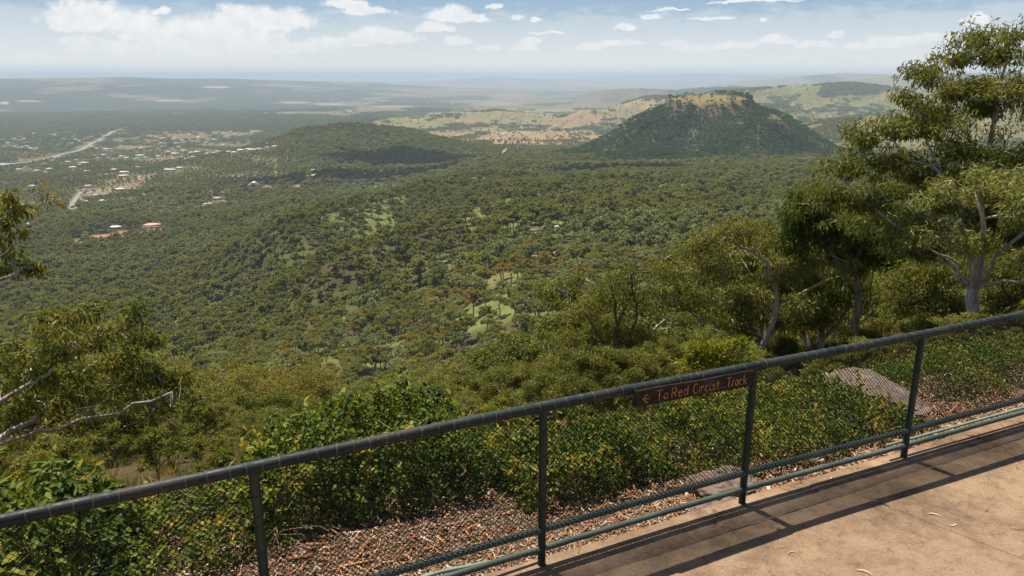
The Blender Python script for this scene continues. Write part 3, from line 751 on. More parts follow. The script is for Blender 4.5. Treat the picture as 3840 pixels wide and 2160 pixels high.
for i in range(len(X)):
    if n_ind >= 285: break
    hn = rg.uniform(8, 14.5)
    ye = np.interp(sx[i], ENVX, ENVY)+rg.uniform(-10, 50)
    a, b, c = ray(sx[i], ye); ztop = EYE+c/math.hypot(a, b)*D[i]
    hmax = ztop-Z[i]
    if D[i] < 100: hn = min(hn, hmax)
    if hn < 1.6 or (D[i] < 27 and 1930 < sx[i] < 2400) or (D[i] < 24 and sx[i] < 420): continue
    r_ = rg.random(); zn = sx[i]
    if zn < 1000: k = rg.choice(8, p=[.22,.14,.12,.18,.12,.06,.12,.04])
    elif zn < 1900: k = rg.choice(8, p=[.18,.16,.16,.14,.08,.06,.16,.06])
    else: k = rg.choice(8, p=[.30,.22,.14,.08,.04,.12,.06,.04])
    far = 'far down' if D[i] > 115 else ('part-way down' if D[i] > 65 else 'close')
    e = empty('eucalyptus_tree', (X[i], Y[i], Z[i]), rg.uniform(0, 6.28), label='%s%s %s %s' % ('small ' if hn < 5 else '', LOOK[k], {'close': 'near', 'part-way down': 'lower', 'far down': 'far down'}[far], zone(zn, 0)), category='tree', group=trees_group)
    s = hn/10; e.scale = (max(s, .55)*rg.uniform(.95, 1.15), max(s, .55)*rg.uniform(.95, 1.15), s)
    if D[i] < 62: pr = BF[{0: 0, 1: 1, 2: 2, 3: 3, 4: 0, 5: 0, 6: 2, 7: 3}[k]]; e['label'] = e['label'].replace(LOOK[k], ['olive gum tree', 'yellow-green gum tree with pale limbs', 'thin yellow-green gum with pale limbs', 'olive gum tree with pale trunk'][BF.index(pr)])
    else: pr = BP[k]
    link('trunk', pr[0], e); link('crown', pr[1], e)
    NEARP.append((X[i], Y[i])); n_ind += 1; used_to = i
R_IND = D[used_to]
rb_ = np.random.default_rng(99)
for i in range(130):
    xx = rb_.uniform(1250, 2700) if i < 70 else rb_.uniform(-60, 1300); dd = rb_.uniform(11, 30) if i < 70 else rb_.uniform(14, 42)
    a, b, _ = ray(xx, 800); q = math.hypot(a, b); bx, by = a/q*dd, b/q*dd
    if fs(bx, by) < 3.6 or (xx < 430 and dd < 15) or (1930 < xx < 2300 and 16 < dd < 26): continue
    bz = float(H([bx], [by])[0]); ye = np.interp(xx, [-60, 450, 700, 1000, 1300, 1700, 2100, 2700], [1080, 990, 960, 980, 880, 820, 790, 740])+rb_.uniform(0, 90)
    a, b, c = ray(xx, ye); hh = EYE+c/math.hypot(a, b)*dd-bz
    if hh < .8: continue
    hh = min(hh, 6.5); k = int(rb_.choice([0, 1, 2, 3]))
    k = k if rb_.random() < .6 else int(rb_.choice([1, 2]))
    e = empty('understorey_tree', (bx, by, bz), rb_.uniform(0, 6.28), label='short bushy %s %s' % (['olive sapling', 'yellow-green sapling', 'thin yellow-green sapling', 'olive pale-stemmed sapling'][k], zone(xx, 0)), category='sapling', group='saplings just below the fence')
    s = hh/9.6; e.scale = (s*1.05, s*1.05, s)
    link('trunk', BF[k][0], e); link('crown', BF[k][1], e)
print('individual trees', n_ind, 'to', R_IND)

def wood(name, d0, d1, g, seed, protos, label, hr_=(.8, 1.3), dark=None, amax=40, pw=None, den_pow=1, idxf=None):
    X, Y, Z, rg = gridpts(d0, d1, g, amax, seed)
    den, _, mesa, D, sx, sy = cover(X, Y, Z)
    k = (rg.random(len(X)) < den**den_pow) & road_clear(X, Y) & house_clear(X, Y)
    if dark is not None: k &= (mesa | (inpoly(sx, sy, G2F) & (D > 4000))) == dark
    X, Y, Z, D = X[k], Y[k], Z[k], D[k]
    n = len(X); sc = rg.uniform(hr_[0], hr_[1], n)*np.interp(fbm(X, Y, 60, 2, 9), [.3, .7], [.85, 1.15])
    tx, ty = proj(X, Y, Z); sc = sc*np.where((tx < 730) & (D > 1900) & (ty > 330), .62, 1)
    idx = rg.integers(0, len(protos), n)
    if idxf is not None: idx = idxf(X, Y, idx, rg)
    print(name, n)
    return stuff_scatter(name, protos, np.stack([X, Y, Z-.1], 1), sc, rg.uniform(0, 6.28, n), idx, label)
B2 = [joined(200+i, 10, (64, 84, .44, .16, 3, .03), s, lm, bm) for i, (s, lm, bm) in enumerate(styles)]
wood('woodland_trees', R_IND, 440, 8.2, 41, B2, 'open gum woodland filling the valley floor below the fence', (.8, 1.6))
st2 = [('gum', M_gum), ('gum', M_gum), ('gum', M_gum), ('sparse', M_gum), ('gum', M_gum), ('gum', M_grey), ('rain', M_gum), ('sparse', M_grey), ('gum', M_gum)]
C2 = [joined(300+i, 10, (44, 36, .72, .50, 3, .045), s, lm, M_barkfar) for i, (s, lm) in enumerate(st2)]
def idc(X, Y, idx, rg):
    n = fbm(X, Y, 230, 3, 77); r = rg.random(len(X))
    gy = (r < sstep(n, .5, .62)*.7); idx = np.where(gy, np.where(rg.random(len(X)) < .6, 5, 7), np.where((idx == 5) | (idx == 7), 0, idx))
    return idx
wood('forest_trees', 440, 1500, 9.2, 42, C2, 'olive eucalyptus forest rolling down across the valley', (.75, 1.75), False, idxf=idc)
D2 = [joined(400+i, 10, (26, 18, 1.3, 1.0, 3, .08), s, lm, M_barkfar) for i, (s, lm) in enumerate(st2)]
wood('distant_forest_trees', 1500, 3600, 10.5, 43, D2, 'distant eucalyptus forest on the ridge and round the town', (.85, 1.7), False, amax=38, idxf=idc)
R2 = [joined(500+i, 10, (30, 24, 1.15, .9, 3, .08), 'rain', M_dark, M_barkfar) for i in range(4)]
wood('mountain_rainforest', 1700, 2900, 7.6, 44, R2, 'dark green rainforest covering the table-top mountain', (.6, 1.4), True)
E2 = [clump_patch(600+i, 40, 20, M_far, 9, 15) for i in range(4)]
S2 = [joined(650+i, 10, (9, 9, 3.0, 2.4, 3, .2), s, M_gum, M_barkfar) for i, s in enumerate(('gum', 'rain', 'gum'))]
wood('plain_forest', 3600, 8200, 38, 45, E2, 'hazy forest covering the far plain', (.9, 1.2), None, amax=37, den_pow=2.5)
wood('scattered_plain_trees', 3600, 7000, 42, 46, S2, 'scattered single trees dotted over the far pastures', (.9, 1.6), None, amax=37, den_pow=.5)

# low scrub and grass tufts on the slope between the shrubs and the trees
U2 = [joined(700+i, 10, (100, 60, .42, .17, 3, .04), 'rain', lm, M_bark) for i, lm in enumerate((M_gumnear, M_gumnear, M_yell, M_gumnear, M_shrub, M_gum))]
def tuft(seed, mat):
    rg = np.random.default_rng(seed); n = 150; a = rg.uniform(0, 6.28, n); r = rg.random(n)**.6*3.2; l = rg.uniform(2.5, 6.5, n)
    b = np.stack([r*np.cos(a), r*np.sin(a), np.zeros(n)-.3], 1); d = np.stack([np.cos(a)*.45+rg.normal(0, .25, n), np.sin(a)*.45+rg.normal(0, .25, n), np.ones(n)], 1)
    w = np.stack([-np.sin(a), np.cos(a), np.zeros(n)], 1)*.14
    V = np.stack([b-w, b+w, b+d*(l*.6)[:, None]+w*.8, b+d*l[:, None]+[[0, 0, 0]], ], 1).reshape(-1, 3)
    me = mesh_from('tuft', V, np.arange(n*4).reshape(-1, 4), mat=mat, attrs={'tint': np.repeat(rg.random(n), 4)}); return bpy.data.objects.new('source_tuft', me)
M_dry = foliage('dry_grass', [(0, (.10,.09,.035)), (.5, (.17,.14,.065)), (1, (.26,.21,.11))], .3, .7, .1, .3, gain=1.2)
def slope_scrub(name, d0, d1, g, seed, protos, sc0, sc1, label, smin, amin=.35):
    X, Y, Z, rg = gridpts(d0, d1, g, 38, seed)
    k = (fs(X, Y) > smin) & (rg.random(len(X)) < amin+.9*sstep(fbm(X, Y, 3.0, 3, seed), .35, .6)); X, Y, Z = X[k], Y[k], Z[k]; n = len(X)
    stuff_scatter(name, protos, np.stack([X, Y, Z-.02], 1), rg.uniform(sc0, sc1, n)*np.interp(np.hypot(X, Y), [6, 20], [.7, 1.1]), rg.uniform(0, 6.28, n), rg.integers(0, len(protos), n), label)
slope_scrub('undergrowth', 5, 80, .85, 801, U2, .04, .11, 'low mixed scrub covering the slope under the trees', 3.0, 1.0)
slope_scrub('dry_grass_tufts', 6, 110, .55, 802, [tuft(i, M_dry) for i in range(3)], .022, .06, 'straw-coloured grass tufts between the scrub on the slope', 2.6)

# ---- hero trees
def mp(p): return pt(*p)
def hero(name, label, root, limbs, ell, n, leaf, leafmat, barkmat, seed, D0, rc=.34, step=.35, tip=.0055, rroot=.22, droop=.8, shell=.35, cat='tree', extra=None, k=8, tintw=.45):
    """limbs and crown lobes are given as positions on the map plus distance"""
    L = [[mp(q) for q in l] for l in limbs]
    rg = np.random.default_rng(seed); lob = []
    for e in ell:
        cx, cy, rx, ry = e[:4]; dD = e[4] if len(e) > 4 else rg.uniform(-1, 1)*D0*.05
        D_ = D0+dD; c = mp((cx, cy, D_)); ax = D_*rx/F*1.02; az_ = D_*ry/F*1.02
        lob.append((c[0], c[1], c[2], ax, min(ax, az_*1.3)*1.0, az_))
    cen = lobes_centers(lob, n, seed, shell)
    sk = grow(L, cen, seed, step=step, tip=tip, rroot=rroot, sag=.08)
    base = L[0][0]
    pos, par, r, nch = sk; sk = (pos-base, par, r, nch); cen = cen-base
    lob = np.array(lob)
    e = empty(name, base, 0, label=label, category=cat)
    link('trunk', branch_mesh('trunk', sk, barkmat, k, 0, 3), e)
    V, Fc, t = leaf_quads(cen, leaf[0], rc, leaf[1], leaf[2], seed, droop=droop, tintw=tintw)
    link('crown', mesh_from('crown', V, Fc, mat=leafmat, attrs={'tint': t}), e)
    return e
def ground_root(x, D):
    a, b, _ = ray(x, 800); h = math.hypot(a, b); X, Y = a/h*D, b/h*D
    return X, Y, float(H([X], [Y])[0])
def to_y(x, D):
    X, Y, Z = ground_root(x, D); return float(proj(np.array([X]), np.array([Y]), np.array([Z-.3]))[1][0])
D1 = 20
hero('eucalyptus_tree', 'tallest gum tree with forked pale trunk, rising above the horizon at the right', None,
 [[(2452, to_y(2452, D1), D1), (2449, 796, D1), (2445, 743, D1), (2457, 696, D1), (2463, 650, D1), (2462, 600, D1), (2484, 533, 20.2), (2487, 483, 20.4), (2484, 400, 20.6), (2500, 320, 20.8), (2508, 230, 21), (2530, 150, 21)],
  [(2462, 600, D1), (2444, 543, 19.8), (2404, 503, 19.5), (2372, 440, 19.3), (2335, 360, 19.2), (2302, 290, 19.2), (2300, 215, 19.3)],
  [(2463, 650, D1), (2494, 593, 19.8), (2530, 533, 19.6), (2570, 483, 19.4), (2620, 400, 19.2)],
  [(2445, 743, D1), (2414, 690, 19.5), (2350, 633, 19), (2264, 576, 18.6), (2210, 533, 18.4), (2160, 490, 18.3), (2105, 440, 18.2)],
  [(2440, 620, D1), (2350, 587, 20.5), (2284, 560, 21), (2200, 520, 21.5), (2120, 505, 22)],
  [(2457, 700, D1), (2500, 650, 20), (2545, 625, 20.3), (2640, 590, 20.6)],
  [(2487, 483, 20.4), (2440, 400, 21), (2430, 300, 21.5), (2420, 200, 21.6)],
  [(2500, 320, 20.8), (2550, 240, 20.6), (2575, 150, 20.6)],
  [(2372, 440, 19.3), (2290, 400, 19), (2240, 350, 18.8)]],
 [(2545,95,62,50,.5),(2500,150,80,55,1),(2415,150,70,50,.8),(2460,100,50,40,1.2),(2335,205,62,52,-.6),(2400,235,70,50,.4),(2285,255,40,45,-.8),(2310,180,45,35,-.4),(2560,230,80,70,0),(2470,280,90,60,1),(2260,330,90,55,-.9),(2340,330,90,60,-.8),(2185,352,70,50,-1.4),(2220,410,100,55,-1.2),(2130,430,85,60,-1.8),(2090,500,80,55,-1.8),(2170,520,90,60,-1.4),(2300,440,110,60,-.6),(2420,390,110,70,.5),(2540,400,80,80,0),(2600,500,80,80,-.4),(2380,520,110,60,1),(2240,590,100,55,-1),(2330,640,80,45,-1),(2560,600,60,60,.3),(2500,480,70,60,1.5),(2640,300,90,150,-.5),(2130,560,70,50,1.2),(2360,300,90,60,.6),(2450,220,80,50,.6),(2260,480,100,50,.4),(2480,560,90,60,-.6),(2400,450,100,60,-.4)],
 1300, (33, .135, .032), M_gumnear, M_pale, 11, D1, rc=.23, rroot=.135, tip=.003, shell=.0)
hero('eucalyptus_tree', 'dark drooping-leaved gum with twin stems, left of the tallest gum', None,
 [[(2160, to_y(2160, 25), 25), (2152, 820, 25), (2158, 740, 25), (2150, 660, 25), (2140, 600, 25)],
  [(2152, 830, 25), (2195, 790, 25.2), (2196, 700, 25.4), (2190, 620, 25.4)],
  [(2158, 740, 25), (2120, 690, 24.8), (2080, 610, 24.6), (2040, 560, 24.5)],
  [(2150, 660, 25), (2180, 590, 24.8), (2200, 540, 24.8)]],
 [(2020,560,55,55,-.5),(2060,510,70,45,-.4),(1995,620,40,60,-.6),(2080,600,60,60,-.4),(2140,560,70,60,-.3),(2200,610,60,60,0),(2130,650,60,50,.4),(2220,540,50,40,.2),(2245,660,40,50,.5)],
 300, (95, .17, .034), M_droop, M_bark, 12, 25, rc=.36, rroot=.11, tip=.005, droop=1.5)
hero('eucalyptus_tree', 'second dark drooping gum, lower and just left below the twin-stemmed one', None,
 [[(2070, to_y(2070, 27), 27), (2066, 860, 27), (2072, 800, 27), (2060, 720, 27)], [(2066, 850, 27), (2120, 800, 27), (2140, 750, 27)], [(2072, 800, 27), (2020, 740, 27), (1990, 690, 27)]],
 [(2010,680,60,55,0),(2080,720,70,55,.3),(1975,750,50,50,-.2),(2150,760,60,50,.2),(2050,800,80,45,-.2),(2130,690,50,50,.5)],
 190, (80, .17, .036), M_droop, M_pale, 31, 27, rc=.38, rroot=.12, tip=.005, droop=1.4)
hero('eucalyptus_tree', 'mid-height gum with thin pale stems, beside the foot of the tallest gum', None,
 [[(2335, to_y(2335, 23), 23), (2330, 840, 23), (2340, 770, 23), (2345, 700, 23)], [(2330, 840, 23), (2300, 780, 23), (2280, 720, 23)], [(2340, 770, 23), (2385, 720, 23), (2400, 690, 23)]],
 [(2285,715,60,50,0),(2350,680,60,50,.3),(2405,700,50,45,0),(2310,780,70,45,-.2),(2380,780,60,45,.3)],
 170, (60, .15, .034), M_gumnear, M_pale, 32, 23, rc=.34, rroot=.10, tip=.005, droop=1.0)
hero('eucalyptus_tree', 'bushy gum at the right border behind the tallest trunk', None,
 [[(2590, to_y(2590, 26), 26), (2585, 800, 26), (2570, 720, 26)], [(2585, 800, 26), (2530, 740, 26), (2510, 700, 26)]],
 [(2530,700,60,50,0),(2590,680,70,60,0),(2520,770,60,40,.2),(2600,780,70,50,0)],
 170, (66, .15, .036), M_gumnear, M_bark, 33, 26, rc=.36, rroot=.10, tip=.005, droop=.9)
for (x, yt, D_, r_, lab) in ((745, 925, 52, 4.6, 'broad rust-tinged round-crowned gum, largest one left of the hedge top'), (620, 945, 60, 4.2, 'rust-tinged round gum beside the broadest one'), (500, 925, 48, 4.2, 'dark olive gum with rusty top, just right of the bare-limbed tree'), (1130, 900, 62, 4.2, 'yellow-olive gum standing midway between the hedge top and the sign'), (1290, 850, 55, 4.4, 'olive-brown gum on the slope up-left of the sign')):
    gx, gy, gz = ground_root(x, D_); zt = pt(x, yt, D_)[2]; hh = max(zt-gz, 4.0); rg9 = np.random.default_rng(int(x)); wx = r_
    cs = [(x, yt+60, D_)]
    cen = lobes_centers([(gx+rg9.normal(0, .35)*wx, gy+rg9.normal(0, .3)*wx, gz+hh*(.72+rg9.uniform(-.08, .08)), wx*.55, wx*.55, hh*.24) for _ in range(7)], 170, int(x), .3)
    limbs_ = [[(gx, gy, gz-.4), (gx+.1, gy, gz+hh*.3)]]+[[(gx+.1, gy, gz+hh*.3), (gx+math.cos(a_)*wx*.45, gy+math.sin(a_)*wx*.45, gz+hh*.62)] for a_ in (0, 1.6, 3.0, 4.5)]
    b_ = np.array(limbs_[0][0]); sk_ = grow(limbs_, cen, int(x), step=.4, rroot=.16, tip=.012, sag=.06)
    e = empty('eucalyptus_tree', b_, 0, label=lab, category='tree')
    link('trunk', branch_mesh('trunk', (sk_[0]-b_,)+sk_[1:], M_bark, 6, 0, 3), e)
    V, Fc, t = leaf_quads(cen-b_, 60, .55, .24, .07, int(x), droop=.5, tintw=.4)
    link('crown', mesh_from('crown', V, Fc, mat=M_orange if x < 800 else M_gum, attrs={'tint': t}), e)
hero('eucalyptus_tree', 'dark upright tree with open dry crown, just above the left half of the sign', None,
 [[(1562, to_y(1562, 21), 21), (1556, 960, 21), (1552, 900, 21), (1550, 850, 21), (1548, 790, 21), (1540, 730, 21)],
  [(1556, 930, 21), (1580, 880, 21), (1600, 800, 21.2), (1608, 720, 21.2)],
  [(1552, 900, 21), (1515, 860, 20.8), (1480, 800, 20.6), (1455, 760, 20.5)],
  [(1550, 850, 21), (1580, 760, 21), (1590, 690, 21), (1604, 640, 21)],
  [(1540, 730, 21), (1530, 680, 21), (1528, 645, 21)]],
 [(1500,760,60,50,-.3),(1460,800,60,40,-.5),(1560,760,60,60,0),(1620,760,60,60,.3),(1520,830,80,50,.2),(1610,850,80,50,.3),(1440,860,60,40,-.4),(1560,910,90,45,0),(1480,930,60,35,0),(1570,700,50,40,.4),(1650,690,40,40,.5)],
 190, (60, .13, .03), M_gumnear, M_barkfar, 13, 21, rc=.30, rroot=.13, tip=.006, droop=.9)
hero('eucalyptus_tree', 'leaning dark gum with bleached bare limbs, rising right of the sign', None,
 [[(1885, to_y(1885, 24), 24), (1907, 896, 24), (1930, 850, 24), (1947, 803, 24), (1955, 740, 24), (1925, 690, 24)],
  [(1955, 740, 24), (1930, 660, 23.8), (1890, 630, 23.6), (1840, 600, 23.4)],
  [(1925, 690, 24), (1890, 690, 24), (1870, 660, 24), (1860, 640, 24)],
  [(1947, 803, 24), (1985, 740, 24.2), (1990, 690, 24.2)],
  [(1955, 740, 24), (1962, 660, 24), (1964, 630, 24)]],
 [(1780,620,60,45,-.5),(1850,590,60,40,-.4),(1920,600,60,45,0),(1800,680,60,45,-.4),(1880,760,60,50,-.2),(1780,760,60,50,.4),(1960,700,50,50,.3),(1830,830,70,45,.4),(1960,810,50,40,.6),(1720,700,50,50,.2)],
 220, (70, .14, .034), M_gumnear, M_pale, 14, 24, rc=.34, rroot=.10, tip=.005, droop=.9)
hero('eucalyptus_tree', 'spreading gum with long pale bare limbs sweeping up from the lower left corner', None,
 [[(-330, to_y(-330, 11), 11), (-200, 1250, 11.2), (-60, 1130, 11.4), (30, 1080, 11.5), (110, 1030, 11.6), (170, 990, 11.8), (215, 930, 12), (250, 880, 12.1), (300, 835, 12.2), (335, 800, 12.3)],
  [(-200, 1250, 11.2), (-80, 1080, 11), (0, 1010, 11), (70, 965, 11), (120, 945, 11), (145, 880, 11.2), (150, 830, 11.2), (160, 790, 11.2)],
  [(-60, 1130, 11.4), (60, 1095, 11.2), (150, 1080, 11.1), (230, 1050, 11), (300, 1040, 11), (380, 1010, 11.1), (430, 985, 11.2)],
  [(30, 1080, 11.5), (110, 1075, 12), (180, 1030, 12.3), (240, 1020, 12.5), (330, 960, 12.6), (400, 930, 12.6)],
  [(145, 880, 11.2), (170, 860, 11.2), (190, 810, 11.2), (205, 770, 11.2)]],
 [(190,785,45,25,-.3),(225,775,35,22,0),(330,800,45,25,.3),(290,835,60,30,.2),(150,840,50,30,-.5),(210,870,60,35,0),(360,860,55,35,.4),(100,900,60,35,-.4),(300,920,80,40,.4),(60,960,70,40,-.2),(30,900,50,40,.2),(180,950,80,35,.3),(380,950,60,35,.3),(110,1010,90,35,.3),(260,1000,90,35,-.1),(30,1050,60,35,.3),(400,1020,60,30,0),(330,1070,80,30,0),(180,1080,90,30,.3),(460,1010,60,35,.3),(440,960,50,30,.3),(330,780,30,18,.2),(120,800,40,25,-.2)],
 330, (26, .13, .030), M_gumnear, M_pale, 15, 11.5, rc=.16, step=.2, rroot=.065, tip=.003, droop=.9, shell=.4)
hero('eucalyptus_tree', 'gum branches with big leaf sprays reaching in at the left edge, above the clearing', None,
 [[(-420, to_y(-420, 7.5), 7.5), (-330, 1000, 7.7), (-230, 800, 7.9), (-150, 740, 8), (-60, 715, 8), (0, 705, 8), (40, 690, 8), (75, 660, 8), (90, 655, 8)],
  [(-330, 1000, 7.7), (-260, 700, 8), (-150, 600, 8.2), (-60, 560, 8.3), (0, 555, 8.4), (40, 540, 8.4), (70, 500, 8.4), (100, 480, 8.4), (125, 475, 8.4)],
  [(40, 540, 8.4), (80, 515, 8.4), (110, 505, 8.4), (132, 512, 8.4)],
  [(-60, 715, 8), (-20, 660, 7.9), (20, 630, 7.9), (50, 590, 7.8)],
  [(100, 480, 8.4), (104, 465, 8.4)]],
 [(10,495,30,18,0),(40,525,26,16,0),(60,540,18,14,0),(5,560,25,14,0),(132,505,8,17,0),(104,464,8,7,0),(30,640,35,18,0),(50,585,16,10,0),(70,668,34,12,0),(20,672,40,12,0),(110,682,16,8,0),(10,600,20,20,0),(85,675,25,9,0)],
 74, (14, .08, .022), M_gumnear, M_pale, 16, 8.2, rc=.085, step=.12, rroot=.035, tip=.0018, droop=1.1, shell=.1, tintw=.7)
hero('wattle_shrub', 'feathery yellow-green shrub poking over the rail just above the sign', None,
 [[(1830, to_y(1830, 8.6), 8.6), (1825, 960, 8.6), (1815, 920, 8.6), (1800, 890, 8.6)], [(1825, 960, 8.6), (1860, 910, 8.6), (1880, 880, 8.6)], [(1815, 930, 8.6), (1770, 900, 8.6), (1735, 880, 8.6)], [(1825, 960, 8.6), (1900, 920, 8.6), (1935, 890, 8.6)]],
 [(1745,880,40,12,0),(1800,872,40,16,0),(1860,865,50,12,0),(1820,905,60,18,0),(1760,915,50,20,0),(1900,895,40,14,0),(1860,925,60,18,0)],
 70, (42, .06, .02), M_yell, M_bark, 17, 8.6, rc=.10, step=.1, rroot=.03, tip=.002, droop=.0, shell=.1, cat='shrub', tintw=.6)
# dead sticks
def dead(label, paths, D, r0, name='dead_tree'):
    L = [[mp(q+(D,)) for q in p] for p in paths]; cen = np.array([p[-1] for p in L])
    sk = grow(L, [], 3, step=.4, tip=.012); pos, par, r, nch = sk; base = L[0][0]
    rr = np.full(len(pos), r0)*.35; d = np.linalg.norm(pos-base, axis=1); rr = r0*(1-.82*d/d.max())
    o = link(name, branch_mesh(name, (pos-base, par, rr, nch), M_pale, 5), label=label, category='dead tree'); o.location = base
dead('bleached leafless tree with forked tips, in the grassy gap left of the open-crowned tree', [[(1470, 850), (1452, 800), (1425, 745), (1400, 722)], [(1440, 770), (1425, 735), (1412, 700)], [(1452, 800), (1470, 760), (1462, 730)]], 40, .10)
dead('bleached dead stump with white twigs behind the left end of the sign', [[(1600, 1010), (1596, 985), (1588, 960), (1580, 935)], [(1596, 985), (1610, 960), (1630, 950)], [(1596, 985), (1575, 965), (1560, 960)]], 12, .045)

# ------------------------------------------------------------------ shrubs behind the fence
def shrub(label, t0, t1, hfun, s0, s1, n, L, W, mat, seed, shoots=8, name='leafy_shrub'):
    rg = np.random.default_rng(seed)
    t = rg.uniform(t0, t1, n); s = rg.uniform(0, 1, n)**.85*(s1-s0)+s0
    bx, by = fw((t0+t1)/2, (s0+s1)/2); base = np.array([bx, by, float(H([bx], [by])[0])])
    def top(t, s):
        x, y = fw(t, s); g = H(x, y)
        sh = s0+.30*(fbm(t*1.0, t*0, .8, 2, seed)-.5)*2
        e = np.clip((s-sh)/.75, 0, 1); e = np.sqrt(np.clip(e*(2-e), 0, 1))*(1-sstep(s, s1-.9, s1)*.6)
        ends = np.clip((t-t0)/.35, 0, 1)*np.clip((t1-t)/.35, 0, 1); ends = np.sqrt(np.clip(ends, 0, 1))
        bump = .45+1.05*fbm(t, s, .42, 3, seed+3)
        return x, y, g, np.maximum(hfun(t)*e*ends*bump, .0)
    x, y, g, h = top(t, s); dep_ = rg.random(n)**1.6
    hole = fbm(x*FD[0]+y*FD[1]+(g+h)*.3, dep_*h*1.3+s*.9, .13, 3, seed+21)
    k = (h > .04) & ((hole > .43) | (rg.random(n) < .12)); dep_ = dep_[k]; x, y, g, h, t, s = x[k], y[k], g[k], h[k], t[k], s[k]; n = len(x)
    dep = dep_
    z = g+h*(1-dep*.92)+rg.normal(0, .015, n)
    P = np.stack([x, y, z], 1)
    # shoots above the top
    sp, sl = [], []
    shoot_g = []
    for i in range(shoots):
        j = rg.integers(0, n); p0 = np.array([x[j], y[j], g[j]+h[j]*.8]); d = rg.normal(0, .5, 3); d[2] = abs(d[2])+.9; d /= np.linalg.norm(d)
        ln = rg.uniform(.10, .36)
        pts_ = [p0-d*.15, p0+d*ln*.5, p0+d*ln+np.array([0, 0, -.03])]
        st_ = Geo(); st_.tube(np.array(pts_)-base, [.004, .003, .0015], 4, caps=False); shoot_g.append(st_)
        for q in range(16):
            f = rg.uniform(.1, 1); sp.append(p0+d*ln*f+rg.normal(0, .022, 3)); sl.append(1)
    if sp: P = np.concatenate([P, np.array(sp)])
    N = len(P)
    L = np.where(np.arange(N) < n, L, L*1.35)[:, None]; W = np.where(np.arange(N) < n, W, W*1.25)[:, None]
    up = rg.normal(0, .55, (N, 3)); up[:, 2] += .8; up[:, :2] += -FN*.35; up /= np.linalg.norm(up, axis=1)[:, None]
    ax = np.cross(up, rg.normal(0, 1, (N, 3))); ax[:, 2] -= .35; ax /= np.linalg.norm(ax, axis=1)[:, None]
    w = np.cross(up, ax); w /= np.linalg.norm(w, axis=1)[:, None]; up = np.cross(ax, w)
    l = L*rg.uniform(.6, 1.25, N)[:, None]; ww = W*rg.uniform(.7, 1.2, N)[:, None]
    fold = .22
    def q(a, b, c): return P-base+ax*l*a+w*ww*b+up*ww*c
    V = np.stack([q(0,0,0), q(.35,.5,fold), q(.75,.36,fold*.8), q(1,0,-.12), q(.75,-.36,fold*.8), q(.35,-.5,fold), q(.5,0,0)], 1).reshape(-1, 3)
    b = np.arange(N)[:, None]*7
    Fc = np.concatenate([b+np.array([[0,6,1,1]])[:, :3]]+[b+np.array([[1,6,2]]), b+np.array([[2,6,3]]), b+np.array([[3,6,4]]), b+np.array([[4,6,5]]), b+np.array([[5,6,0]])])
    xc = P[:, 0]; cl = fbm(P[:, 0]*1.0+P[:, 2], P[:, 1]-P[:, 2], .22, 3, seed+9)
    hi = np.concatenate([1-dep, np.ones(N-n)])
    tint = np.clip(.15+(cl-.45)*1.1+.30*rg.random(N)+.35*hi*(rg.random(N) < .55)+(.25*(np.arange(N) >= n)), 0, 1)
    e = empty(name, base, 0, label=label, category='shrub', group='shrubs along the outside of the fence')
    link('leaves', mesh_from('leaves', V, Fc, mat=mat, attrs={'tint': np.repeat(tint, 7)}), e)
    for i in range(18):
        tt = rg.uniform(t0+.1, t1-.1); ss = rg.uniform(s0+.05, s0+.9); X0, Y0 = fw(tt, ss); Z0 = float(H([X0], [Y0])[0])
        a = rg.uniform(0, 6.28); ln = rg.uniform(.3, .8)
        P3 = [np.array([X0, Y0, Z0-.02])]
        for kx in range(5):
            f = (kx+1)/5; P3.append(np.array([X0+math.cos(a)*ln*f*.8, Y0+math.sin(a)*ln*f*.8, Z0+hfun(tt)*.8*math.sin(f*2)])+rg.normal(0, .03, 3))
        st_ = Geo(); st_.tube(np.array(P3)-base, np.linspace(.005, .002, 6), 5, caps=False); link('stem', st_.mesh('stem', M_stem, smooth=True), e)
    for q_ in shoot_g: link('shoot', q_.mesh('shoot', M_stem), e)
M_stem = simple('shrub_stem', [(.3, (.16,.09,.05)), (.7, (.36,.24,.15))], 6, .8)
c_ = lambda v: (lambda t: np.full(np.shape(t), v))
shrub('tall shrub with large yellow-tipped leaves at the lower left corner', -6.2, -2.35, c_(.66), .55, 2.6, 17000, .090, .034, M_shrub, 21, 80)
shrub('low creeping shrub in the dip of the hedge, behind the first fence post', -2.5, -1.35, c_(.30), 1.0, 2.4, 5200, .05, .026, M_shrub, 22, 10)
shrub('largest glossy green shrub, between the first and second fence posts', -1.65, .45, lambda t: .56+.10*np.sin((t+1.7)*1.6), 1.15, 2.9, 29000, .045, .025, M_shrub, 23, 98)
shrub('glossy green shrub just right of the second fence post, below the sign', .3, 1.75, c_(.44), .75, 2.6, 22000, .043, .024, M_shrub, 24, 60)
shrub('olive shrub with small leaves right of the third fence post', 1.6, 4.25, lambda t: .44-.05*(t-1.6), .30, 2.3, 30000, .040, .023, M_shrub, 25, 60)
shrub('low shrub mat behind the fence at the right of the grey rock', 5.0, 7.6, c_(.34), .6, 3.0, 20000, .040, .022, M_shrub, 26, 20)
shrub('dusty shrub farther down the slope behind the sign', .0, 2.8, c_(.30), 2.6, 4.2, 7000, .055, .022, M_gumnear, 27, 10)

